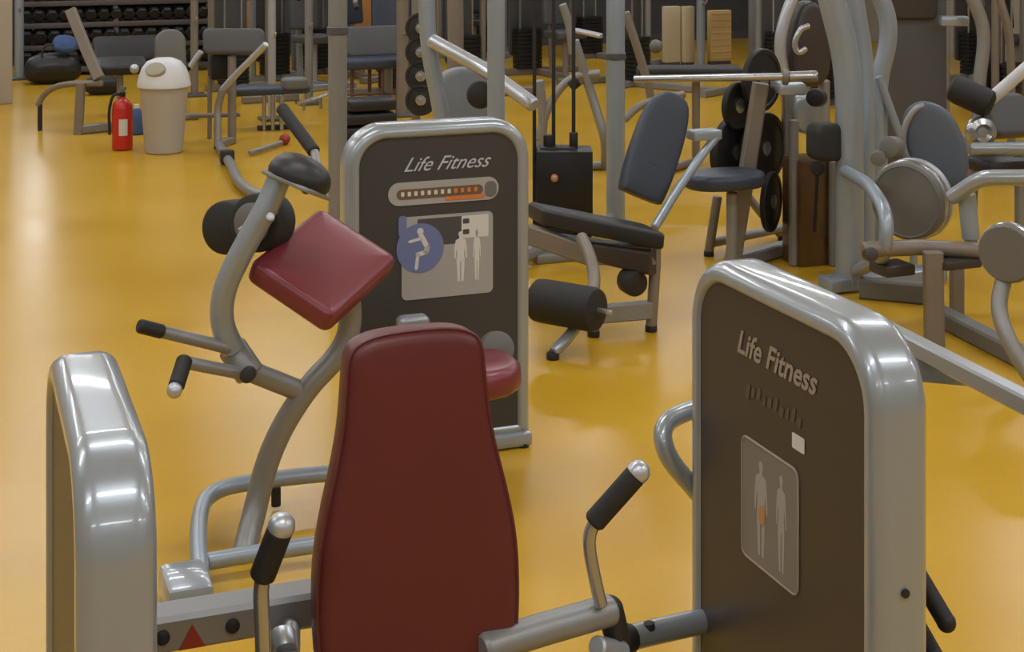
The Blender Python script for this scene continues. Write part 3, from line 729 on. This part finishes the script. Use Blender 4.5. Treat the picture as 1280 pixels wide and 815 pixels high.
# --- 5h plate loaded machine with the large grey disc and navy oval backrest
t = thing('exercise_machine', 'machine at right with big grey round cover, navy oval backrest and low silver frame', 'exercise machine', F(1165, 430))
Yd = 6.9
dc = D(1135, 251, Yd+.25); dax = (A*-.6+B*-1.05).normalized()
cv = obj('round_cover', lathe(dc+dax*.0, dax, [(.165, -.075), (.18, -.06), (.182, .0), (.178, .022), (.165, .03), (.16, .027), (.08, .034), (0, .036)], 44), GREYDISC, t)
obj('cover_rim', lathe(dc-dax*.03, dax, [(.183, 0), (.19, .004), (.19, .02), (.183, .024)], 44), CHROME, t)
obj('cover_rim', lathe(dc-dax*.085, dax, [(.178, 0), (.192, .006), (.192, .022), (.18, .028)], 44), ALU, t)
hc = D(1120, 184, Yd+.15)
obj('hub_cylinder', [cyl(hc, hc+V3((-.05, -.06, .01)), .05), cyl(hc+B*-.09+Z*-.04, hc+B*-.09+V3((-.02, -.05, -.04)), .035)], GREYDISC, t)
obj('backrest', slab(smooth2([(-.10, -.2), (.10, -.2), (.15, -.02), (.12, .16), (.04, .22), (-.05, .22), (-.13, .15), (-.15, -.02)], 3), D(1170, 183, Yd+.45), (V3((1, 0, 0))*.9+V3((0, -.35, 0))).normalized(), (Z+V3((0, .15, 0))-V3((.2, 0, 0))).normalized(), .075, .025, .004), NAVY2, t, ang=60, label='navy oval backrest')
obj('backrest_rim', tube([D(x, y, Yd+.46) for x, y in ((1160, 245), (1146, 220), (1128, 185), (1130, 158), (1143, 136), (1155, 132))], .016, 10, .05), SILVER2, t)
obj('frame_tube', tube([D(1078, 312, Yd-.1), D(1150, 309, Yd-.05), D(1250, 315, Yd-.1)], .036, 14), BEIGE, t)
obj('frame_tube', tube([D(1188, 248, Yd), D(1226, 222, Yd-.1), D(1330, 222, Yd-.3)], .036, 16, .06), SILVER, t)
obj('frame_tube', tube([D(1208, 240, Yd), D(1214, 300, Yd)], .04, 14), BLUESIL, t)
lp = F(1168, 432)
obj('leg', sqtube([D(1166, 315, lp.y), lp], .035, .04), BEIGE, t)
obj('leg', sqtube([D(1196, 315, lp.y+.5), dn(D(1196, 315, lp.y+.5))], .03, .03), BEIGE, t)
obj('base_beam', [sqtube([F(1075, 372)+Z*.05, F(1166, 380)+Z*.05], .04, .05), sqtube([F(1166, 400)+Z*.04, F(1300, 470)+Z*.04], .045, .04)], GREYDISC, t)
obj('weight_carriage', [box(D(1115, 335, Yd), (.16, .14, .05), B, A, .01), cyl(D(1085, 318, Yd-.1), D(1090, 318, Yd-.2), .03), box(D(1195, 328, Yd-.1), (.2, .12, .04), B, A, .012)], PANEL, t)
rc_ = D(1258, 317, 6.3)
obj('round_counterweight', lathe(rc_, (A*-.5+B*-.85), [(.10, -.09), (.118, -.07), (.12, 0), (.112, .012), (0, .016)], 36), GREYDISC, t)
obj('counterweight_rim', lathe(rc_, (A*-.5+B*-.85), [(.121, -.045), (.126, -.04), (.126, -.02), (.121, -.015)], 36), CHROME, t)
obj('curved_leg', tube([D(1256, 345, 6.35), D(1246, 385, 6.3), D(1262, 430, 6.2), F(1296, 490)+Z*.02], .034, 14, .15), SILVER2, t)
# --- 5i machine at far right: foam roller, tubes
t = thing('leg_extension_machine', 'dark padded machine at the right edge with black foam roller and pale tubes', 'exercise machine', F(1240, 300))
Ye = 8.6
obj('foam_roller', lathe(D(1188, 108, Ye), D(1236, 130, Ye-.1)-D(1188, 108, Ye), [(.05, 0), (.075, .015), (.082, .05), (.082, .2), (.075, .235), (.05, .25)], 24), FOAM, t)
obj('pale_tube', tube([D(1236, 126, Ye), D(1300, 70, Ye-.1)], .036, 14), BINW, t)
kc = D(1226, 165, Ye-.1)
obj('chrome_knob', lathe(kc, (A*-1+B*-.3), [(.05, -.06), (.08, -.04), (.09, 0), (.08, .03), (.05, .045), (.03, .03), (0, .03)], 28), CHROME, t)
obj('knob_arm', tube([D(1222, 180, Ye), D(1214, 240, Ye), dn(D(1214, 240, Ye))], .035, 12, .1), BEIGE, t)
obj('crossbar', tube([D(1215, 186, Ye-.3), D(1330, 186, Ye-.5)], .035, 14), SILVER, t)
obj('dark_cushion', [box(D(1260, 204, Ye-.2), (.42, .25, .08), B, A, .03)], BLACKV, t)
obj('dark_cushion', slab(rr(.3, .26, .06), D(1258, 145, Ye+.2), B, (Z+A*.5).normalized(), .09, .03), GREYV, t, ang=60)
obj('frame_post', tube([D(1275, 190, Ye-.2), dn(D(1275, 190, Ye-.2))], .03, 12), SILVER2, t)

# ------------------------------------------------------------------ generic selectorised machines further back
def stack_machine(px, py, label, frame=SILVER2, padm=GREYV, w_=.75, flip=1, seat=True, name='weight_machine', rot=0, shroud=True, tall=2.1):
    b = F(px, py); U = (B*math.cos(rot)+A*math.sin(rot)); W = Z.cross(U)
    t = thing(name, label, 'exercise machine', b)
    for s in (-1, 1):
        obj('upright', tube([b+U*s*w_/2+Z*.02, b+U*s*w_/2+Z*tall], .035, 12), frame, t)
    obj('top_beam', tube([b-U*w_/2+Z*tall, b+U*w_/2+Z*tall], .035, 12), frame, t)
    obj('base_rail', [sqtube([b-U*w_*.6+Z*.035, b+U*w_*.6+Z*.035], .035, .035), sqtube([b+Z*.035, b-W*1.05+Z*.035], .035, .035), sqtube([b-W*1.05-U*.28+Z*.035, b-W*1.05+U*.28+Z*.035], .035, .035)], frame, t)
    for k in range(10): obj('stack_plate', box(b+Z*(.09+k*.045)-U*w_*.12*flip, (.3, .14, .04), U, W, .004), STACK, t)
    for s in (-1, 1): obj('guide_rod', tube([b+Z*.07-U*(w_*.12*flip+s*.09), b+Z*(tall-.05)-U*(w_*.12*flip+s*.09)], .011, 8), CHROME, t)
    if shroud: obj('shroud_panel', slab(rr(.36, 1.3, .06), b+Z*.85+W*.12-U*w_*.12*flip, U, Z, .03, .01), PANEL2, t)
    if seat:
        so = b-W*.7
        obj('seat', gpad(so+Z*.5, U, W, .36, .38, .08), padm, t, ang=60)
        obj('backrest', gpad(so+W*.24+Z*.86, U, (Z+W*.12).normalized(), .32, .55, .08), padm, t, ang=60)
        obj('seat_post', sqtube([so+Z*.03, so+Z*.46], .03, .03), frame, t)
        obj('backrest_post', sqtube([so+W*.3+Z*.03, so+W*.36+Z*1.15], .03, .03), frame, t)
        for s in (-1, 1):
            h = obj('press_arm', tube([so+W*.35+U*s*.32+Z*1.3, so+U*s*.36+Z*1.15, so-W*.25+U*s*.33+Z*.95], .022, 10, .1), frame, t)
            obj('grip', tube([so-W*.12+U*s*.338+Z*1.03, so-W*.27+U*s*.33+Z*.94], .026, 10), RUBBER, h)
    return t
stack_machine(352, 100, 'selector weight machine with black stack left of the tallest thin post', SILVER, GREYV, .7, 1, True, rot=.3)
stack_machine(480, 118, 'far machine with blue grey seat seen between the silver posts', BEIGE, NAVY, .8, -1, True, rot=-.2)
stack_machine(670, 92, 'dark panelled machine far behind the thin guide rods', BEIGE, GREYV, .9, 1, True, rot=.1)
stack_machine(792, 108, 'far machine just right of the thick blue silver post', SILVER2, BLACKV, .5, -1, False, rot=.5)
stack_machine(1145, 165, 'tall machine with wide dark grey panel right of the curved uprights', SILVER2, GREYV, .6, 1, False, rot=0)
stack_machine(1262, 150, 'machine with paired silver uprights at the top right corner', BEIGE, BLACKV, .5, 1, False, rot=.4)
stack_machine(300, 112, 'far machine with perforated frame behind the grey padded bench', BEIGE, BLACKV, .6, 1, False, rot=.1)
for px_, py_, lb_, m_, pm_, fl_, st_, ro_ in (
    (405, 92, 'farthest machine against the back wall, seen left of the tall thick post', BEIGE, NAVY, 1, True, .4),
    (590, 72, 'farthest machine against the back wall, above the slanted silver tube', SILVER2, BLACKV, -1, True, -.3),
    (745, 72, 'farthest machine against the back wall, beside the thick blue silver post', SILVER2, BLACKV, 1, False, .2),
    (1040, 130, 'far machine seen through the gap between the curved uprights and barbell', SILVER2, GREYV, 1, False, .4),
    (1210, 100, 'farthest machine at the top right behind the charcoal cabinet machine', SILVER2, BLACKV, -1, True, .1)):
    stack_machine(px_, py_, lb_, m_, pm_, .8, fl_, st_, rot=ro_)
stack_machine(575, 105, 'far machine partly hidden by the slanted silver tube', BEIGE, GREYV, .6, -1, False, rot=.3)
stack_machine(985, 98, 'far dark machine above the chrome barbell', SILVER2, BLACKV, .7, 1, False, rot=-.1)
# wide charcoal panel of the machine right of the uprights
pt = thing('shrouded_machine', 'wide charcoal shrouded cabinet machine right of the curved uprights', 'exercise machine', F(1150, 215))
Yp = F(1150, 215).y
obj('shroud_panel', slab(rr(.42, 1.35, .05), V3(((1143-640)/FPX*Yp, Yp, .72)), V3((1, 0, 0)), Z, .2, .02), PANEL2, pt)
obj('upper_panel', slab(rr(.36, .5, .05), D(1140, -20, Yp-.12), V3((1, 0, 0)), Z, .06, .02), PANEL, pt)
obj('side_post', tube([D(1178, -30, Yp), dn(D(1178, -30, Yp))], .02, 10), BEIGE, pt)
obj('curved_arm', tube([D(1195, -40, Yp-.5), D(1222, 10, Yp-.5), D(1232, 45, Yp-.5), D(1222, 110, Yp-.5), dn(D(1222, 110, Yp-.5))], .045, 14, .3), SILVER2, pt)
obj('curved_arm', tube([D(1235, -40, Yp), D(1252, 5, Yp), D(1264, 50, Yp), dn(D(1264, 50, Yp))], .03, 14, .3), BEIGE, pt)
obj('bracket', box(D(1192, 26, Yp-.3), (.2, .1, .07), bev=.015), SILVER, pt)

# --- middle distance diagonal frames right of the stack
t = thing('incline_machine', 'pale silver inclined frame with crossing tubes between the stack rods and post', 'exercise machine', F(735, 215))
Yi = F(735, 215).y
obj('incline_tube', tube([D(703, 5, Yi), D(712, 30, Yi), D(716, 68, Yi)], .03, 12, .1), SILVER2, t)
obj('incline_tube', tube([D(718, 50, Yi), D(740, 120, Yi), D(757, 175, Yi-.1), F(757, 212)], .034, 12, .1), SILVER2, t)
obj('incline_tube', tube([D(672, 175, Yi), D(686, 130, Yi), D(712, 95, Yi), D(750, 92, Yi)], .03, 12, .12), SILVER2, t)
obj('incline_tube', tube([D(674, 100, Yi), D(680, 150, Yi), F(672, 215)], .034, 12, .1), SILVER2, t)
obj('handle_bar', tube([D(720, 38, Yi+.4), D(752, 45, Yi+.2)], .02, 10), ALU, t)
obj('rubber_end', cyl(D(712, 108, Yi), D(722, 100, Yi), .045), FOAM, t)
obj('base_tie', tube([F(672, 215)+Z*.03, F(757, 212)+Z*.03], .03, 12), SILVER2, t)
t = thing('row_machine', 'slim inclined silver frame with black top right of the thick post', 'exercise machine', F(820, 225))
Yi = F(820, 225).y
obj('incline_tube', tube([D(782, 15, Yi), D(800, 70, Yi), D(814, 120, Yi), F(820, 222)], .03, 12, .1), BEIGE, t)
obj('incline_tube', tube([D(780, 150, Yi-.3), D(800, 130, Yi-.2), D(855, 118, Yi)], .028, 12, .1), BEIGE, t)
obj('seat', slab(rr(.78, .3, .05), D(862, 90, Yi+.6), V3((1, 0, 0)), V3((0, 1, 0)), .08, .025), FOAM, t, ang=60)
obj('seat_post', tube([D(870, 90, Yi+.6), dn(D(870, 90, Yi+.6))], .03, 12), BEIGE, t)
obj('base_tie', tube([F(820, 222)+Z*.03, dn(D(870, 90, Yi+.6))+Z*.03], .028, 10), BEIGE, t)
obj('round_end', ball(D(820, 58, Yi+.4), .05, 14), GREYDISC, t)

# --- left side benches
def grey_bench():
    b = F(272, 186); t = thing('preacher_bench', 'silver framed bench with broad dark grey pad right of the grey bin', 'bench', b)
    Y = b.y+.15
    obj('pad', slab(rr(.5, .21, .05), D(293, 52, Y+.1), V3((1, 0, 0)), (A*.25+Z).normalized(), .1, .03), GREYV, t, ang=60)
    obj('arm', tube([D(333, 55, Y-.25), D(300, 88, Y-.1), D(278, 112, Y)], .026, 12, .05), ALU, t)
    obj('arm', tube([D(252, 64, Y+.3), D(238, 84, Y+.3)], .026, 12), ALU, t)
    obj('leg', tube([D(278, 112, Y), D(272, 135, Y), b+Z*.02], .03, 12, .06), BEIGE, t)
    obj('leg', tube([D(290, 70, Y+.1), dn(D(290, 70, Y+.1))], .035, 12), BEIGE, t)
    obj('cross_tube', tube([D(237, 145, Y+.2), D(300, 143, Y+.2)], .02, 12), BEIGE, t)
    b2 = dn(D(290, 70, Y+.1))
    obj('base_rail', sqtube([b+Z*.03, b2+Z*.03], .03, .03), BEIGE, t)
    obj('rubber_foot', foot(b), RUBBER, t)
    obj('stack_box', box(D(277, 82, Y+.35), (.2, .2, .22), B, A, .02), STACK, t)
    obj('stack_leg', [tube([D(262, 95, Y+.35), dn(D(262, 95, Y+.35))], .02, 8)], BEIGE, t)
grey_bench()
b = F(98, 168); t = thing('incline_bench', 'tan framed incline bench with dark pads left of the fire extinguisher', 'bench', b)
Y = b.y
obj('leg', sqtube([D(101, 104, Y), b+Z*.0], .035, .03, up=(0, 1, 0)), BEIGE, t)
obj('front_foot', tube([D(47, 132, Y+.2), D(56, 116, Y+.2), D(76, 105, Y+.1), D(128, 104, Y)], .026, 12, .15), BEIGE, t)
obj('back_post', sqtube([D(88, 12, Y+.2), D(108, 62, Y+.1), D(124, 98, Y)], .045, .03, up=(0, 1, 0)), BEIGE, t)
obj('base_rail', sqtube([b+Z*.04, F(178, 160)+Z*.04], .03, .035), SILVER2, t)
obj('front_prop', tube([D(50, 130, Y+.2), dn(D(50, 130, Y+.2))], .02, 10), RUBBER, t)
obj('seat', slab(rr(.42, .3, .06), D(152, 82, Y+.3), B, (A+Z*.2).normalized(), .09, .03), BLACKV, t, ang=60)
obj('backrest', slab(rr(.62, .26, .06), D(160, 62, Y+1.0), B, (A*.6+Z).normalized(), .09, .03), BLACKV, t, ang=60)
obj('rear_leg', tube([D(150, 88, Y+.3), dn(D(150, 88, Y+.3))], .028, 10), SILVER2, t)
obj('rear_leg', tube([D(186, 75, Y+1), dn(D(186, 75, Y+1))], .028, 10), SILVER2, t)
obj('chrome_bolt', ball(D(168, 86, Y+.1), .04, 12), ALU, t)
t = thing('utility_bench', 'small bench with rounded grey backrest behind the grey bin', 'bench', F(222, 152))
Y = F(222, 152).y
obj('backrest', slab(rr(.27, .36, .12, .04), D(213, 62, Y), B, (Z+A*.15).normalized(), .07, .025), GREYDISC, t, ang=60)
obj('backrest_post', tube([D(213, 80, Y+.06), dn(D(213, 80, Y+.06))], .03, 10), SILVER2, t)
obj('base_rail', box(dn(D(213, 80, Y+.06))+Z*.03, (.5, .08, .05), B, A, .01), SILVER2, t)
t = thing('flat_bench', 'low dark bench with bright pegs beneath the tall thin posts', 'bench', F(350, 163))
Y = F(350, 163).y
obj('pad', slab(rr(.7, .26, .05), D(335, 112, Y+.1), B, A, .07, .025), NAVY, t, ang=60)
for px in (330, 341, 352): obj('leg', tube([D(px, 118, Y), V3((D(px, 118, Y).x, Y, 0))], .018, 10), CHROME, t)
obj('base_rail', sqtube([F(322, 163)+Z*.02, F(362, 161)+Z*.02], .03, .02), RUBBER, t)
obj('extension_bar', [tube([D(372, 130, Y), D(410, 118, Y)], .018, 10), tube([D(380, 126, Y), D(380, 138, Y)], .014, 8), tube([D(401, 121, Y), D(401, 136, Y)], .014, 8)], CHROME, t)
obj('cushion_end', slab(rr(.22, .16, .04), D(368, 104, Y+.1), B, A, .1, .03), GREYDISC, t, ang=60)
# silver tube on the floor behind the curl machine
t = thing('stabiliser_bar', 'bent silver floor bar with black clamp behind the curl machine pads', 'exercise machine', F(300, 232))
Yt = F(300, 238).y
obj('bent_tube', tube([F(274, 186)+Z*.03, F(288, 205, .05), F(298, 228, .05), F(318, 243, .05), F(350, 246, .05)], .035, 14, .2), SILVER2, t)
obj('clamp', box(F(284, 196, .06), (.1, .08, .1), B, A, .01), RUBBER, t)
t = thing('floor_rod', 'thin silver rod with red end lying on floor left of the tall post', 'rod', F(338, 183))
obj('shaft', tube([F(312, 191, .03), F(352, 178, .03)], .018, 10), SILVER2, t)
obj('red_end', ball(F(356, 174, .045), .045, 14), WARN, t)
# thin far posts
def lone(px, py, r, m, label, leanpx=0):
    b = F(px, py); t = thing('rack_post', label, 'rack', b, None)
    obj('post', tube([b+Z*.01, b+Z*2.2], r, 12), m, t)
    obj('base_plate', box(b+Z*.012, (.22, .22, .024), B, A, .005), PANEL2, t)
    obj('hook', [tube([b+Z*(.75+k*.35), b+Z*(.75+k*.35)-A*.12, b+Z*(.79+k*.35)-A*.15], .012, 8, .02) for k in range(3)], CHROME, t)
lone(24, 99, .05, BLUESIL, 'silver rack post in front of left end of dumbbells')
lone(340, 150, .035, ALU, 'bright slim rack post above the low dark bench')
lone(386, 130, .04, SILVER2, 'grey slim rack post left of the tall thick post')
lone(503, 145, .055, BEIGE, 'beige rack post between centre tower top and the tall post')
lone(243, 120, .04, BEIGE, 'beige rack post at right end of the dumbbell rack')
# plate tree
pb = F(520, 190)
t = thing('plate_tree', 'plate storage stand holding black plates behind the centre tower top', 'weight rack', pb)
obj('mast', tube([pb+Z*.02, pb+Z*1.3], .035, 12), BEIGE, t)
obj('base', [sqtube([pb-B*.3+Z*.03, pb+B*.3+Z*.03], .03, .03), sqtube([pb-A*.3+Z*.03, pb+A*.3+Z*.03], .03, .03)], BEIGE, t)
for k, y in enumerate((35, 65, 95, 125)):
    c = D(526, y, pb.y-.14)
    obj('peg', tube([V3((pb.x, pb.y, c.z)), c+V3((0, -.09, 0))], .018, 10), CHROME, t)
    plate(c+V3((0, 0, 0)), (B*-.35+A*-1), .12, .04, ['topmost', 'second from top', 'third from top', 'lowest'][k]+' black plate on the plate stand behind centre tower', 'black plates on the plate stand')

# ------------------------------------------------------------------ dumbbell rack along the back wall
rk0 = F(22, 96); L_ = 2.15
t = thing('dumbbell_rack', 'long four tier dumbbell rack with sloping shelves along the back wall', 'weight rack', rk0+B*L_/2)
for s in (0.02, L_/2, L_-.02):
    obj('side_frame', sqtube([rk0+B*s+A*-.05+Z*.0, rk0+B*s+A*.28+Z*1.15], .03, .04, up=(0, 1, 0)), RACKM, t)
levels = [(.1, -.03), (.34, .045), (.58, .12), (.82, .19)]
for z_, a_ in levels:
    obj('shelf', [box(rk0+B*L_/2+A*(a_+.06)+Z*z_, (L_, .26, .02), B, (A+Z*.35).normalized(), .003), box(rk0+B*L_/2+A*(a_-.07)+Z*(z_-.03), (L_, .015, .06), B, A, .003)], RACKM, t)
def hexhead(c, ax, r, th):
    v = []; f = []; ax = V3(ax).normalized(); u = Z.cross(ax).normalized(); w_ = ax.cross(u)
    return lathe(c, ax, [(r*.82, 0), (r, th*.2), (r, th*.8), (r*.82, th)], 6, up=w_+u*.5)
def dumbbell(c, r):
    d = (A+Z*.35).normalized(); n = Z*.0
    g = [hexhead(c-d*.11, d, r, .07), hexhead(c+d*.04, d, r, .07), cyl(c-d*.05, c+d*.05, .016, n=10)]
    return tag(obj('dumbbell', g, IRON, None, c, ang=20), 'x', 'dumbbell')
protos = {}
for li, (z_, a_) in enumerate(levels):
    n = (13, 14, 15, 17)[li]; r = (.085, .08, .072, .062)[li]
    for k in range(n):
        c = rk0+B*(.09+k*(L_-.18)/(n-1))+A*(a_+.05)+Z*(z_+.03+r*1.0)
        nth = ['leftmost', 'second', 'third', 'fourth', 'fifth', 'sixth', 'seventh', 'eighth', 'ninth', 'tenth', 'eleventh', 'twelfth', 'thirteenth', 'fourteenth', 'fifteenth', 'sixteenth', 'seventeenth'][k]
        lab = '%s black dumbbell%s on the %s tier of the back wall rack' % (nth, ' from the left' if k else '', ('lowest', 'second lowest', 'third lowest', 'topmost')[li])
        grp = ['dumbbells on the lowest tier', 'dumbbells on the second tier', 'dumbbells on the third tier', 'dumbbells on the topmost tier'][li]
        if li not in protos: o = dumbbell(c, r); protos[li] = o
        else: o = protos[li].copy(); COL.objects.link(o); o.location = c
        o['label'] = lab; o['group'] = grp
obj('glare_blocker', box(rk0+B*L_/2+A*.42+Z*.58, (L_, .02, 1.1), B, A, .004), PANEL2, t)  # added dark board, not a rack part: hides window glare between the dumbbells
# bag and cloth
c = F(66, 104)+Z*.0
t = thing('gym_bag', 'dark gym bag on the floor before the dumbbells, blue cloth over it', 'bag', c)
obj('bag_body', slab(smooth2([(-.3, 0), (.3, 0), (.28, .26), (.12, .33), (-.15, .32), (-.29, .24)], 2), c+A*.0, B, Z, .3, .1, .02), BLACKV, t, ang=60)
obj('bag_handle', tube([c-B*.12+Z*.3-A*.12, c-B*.1+Z*.42-A*.1, c+B*.1+Z*.42-A*.1, c+B*.12+Z*.3-A*.12], .012, 8, .06), RUBBER, t)
q = c+Z*.42+B*.1-A*.06
tag(obj('towel', [slab(smooth2([(-.12, -.1), (.13, -.12), (.16, .05), (.05, .12), (-.1, .1)], 3), q, B, (A*.7+Z*.7).normalized(), .09, .04, .02)], BLUEC, None, q, ang=70), 'crumpled blue cloth lying on top of the dark gym bag', 'towel')
# bench with thin legs, step block, small floor things
bq = F(468, 141); Y = bq.y
t = thing('seat_bench', 'blue grey padded bench on thin brown legs right of the tall thick post', 'bench', bq)
obj('pad', slab(rr(.62, .3, .06), D(468, 78, Y), B, A, .1, .03), NAVY, t, ang=60)
obj('backrest', slab(rr(.56, .3, .06), D(468, 52, Y+.2), B, (Z+A*.3).normalized(), .08, .03), GREYV, t, ang=60)
for px, dy in ((440, 0), (462, .12), (478, -.05), (497, 0)):
    q = D(px, 82, Y+dy); obj('leg', tube([q, dn(q)], .018, 8), WOODD, t)
obj('stretcher', tube([D(440, 118, Y), D(497, 116, Y)], .016, 8), WOODD, t)
bq = F(455, 172); t = thing('step_platform', 'stack of black exercise steps on the floor behind centre tower left shoulder', 'step', bq)
for k in range(3): obj('step', box(bq+Z*(.06+k*.11)+B*(.02*k), (.5-.05*k, .3, .09), B, A, .02), BLACKV, t)
bq = F(171, 168); t = thing('plastic_bottle', 'small blue bottle on the floor between red extinguisher and grey bin', 'bottle', bq)
obj('body', lathe(bq, Z, [(.05, 0), (.06, .01), (.06, .16), (.03, .21), (.02, .22)], 16), BLUEC, t)
obj('cap', lathe(bq+Z*.22, Z, [(.022, 0), (.022, .03), (.015, .035)], 12), BINW, t)
bq = F(128, 118); t = thing('kit_bag', 'black soft bag slumped under the incline bench', 'bag', bq)
obj('bag_body', slab(smooth2([(-.2, 0), (.2, 0), (.18, .18), (.05, .24), (-.15, .2)], 2), bq, B, Z, .2, .07, .02), BLACKV, t, ang=60)
obj('bag_strap', tube([bq-B*.1+Z*.18-A*.08, bq+Z*.3-A*.06, bq+B*.12+Z*.18-A*.08], .01, 8, .08), WARN, t)

# wall panels at the back: heater panels and wooden boards
def wallpt(px, z):                        # point of the back wall seen at column px
    r = V3(((px-640)/FPX, 1, 0)); k = (BACK-.03)/r.dot(A); q = r*k; return V3((q.x, q.y, z))
def wall_panel(px0, px1, z0, z1, m, name, label, cat, slats=0, py=None):
    if py: q = F((px0+px1)/2, py); w_ = (px1-px0)/FPX*q.y; c = dn(q)
    else: a = wallpt(px0, 0); b = wallpt(px1, 0); w_ = (b-a).length; c = (a+b)/2-A*.05
    t = thing(name, label, cat, dn(c))
    obj('panel', box(c+Z*(z0+z1)/2, (w_, .09, z1-z0), B, A, .01), m, t)
    if slats: obj('louvre', [box(c+Z*(z0+(k+.5)*(z1-z0)/slats)-A*.048, (w_*.88, .012, .02), B, A, .002) for k in range(slats)], m, t)
    obj('plinth', box(c+Z*z0/2, (w_*.96, .07, z0), B, A, 0), PANEL2, t)
wall_panel(828, 850, .04, .70, BEIGEP, 'storage_cabinet', 'wider cream cabinet standing far behind the chrome barbell', 'cabinet', py=82)
wall_panel(852, 867, .04, .70, BEIGEP, 'storage_cabinet', 'narrow cream cabinet standing left of slatted cream heater', 'cabinet', py=82)
wall_panel(935, 975, .04, 1.2, SHRG, 'storage_cabinet', 'tall grey cabinet far behind the right end of the barbell', 'cabinet', py=74)
wall_panel(884, 914, .04, .64, YELP, 'wall_heater', 'slatted cream heater standing far behind the chrome barbell', 'heater', 8, py=80)
lone(876, 84, .05, BLUESIL, 'silver rack post between the cream cabinets and slatted heater')
wall_panel(440, 500, .3, .9, WOOD, 'wooden_cabinet', 'low varnished wooden cabinet against back wall behind tall post', 'cabinet')
wall_panel(296, 330, .1, .7, WOOD, 'wooden_locker', 'small wooden locker against back wall behind grey padded bench', 'cabinet')
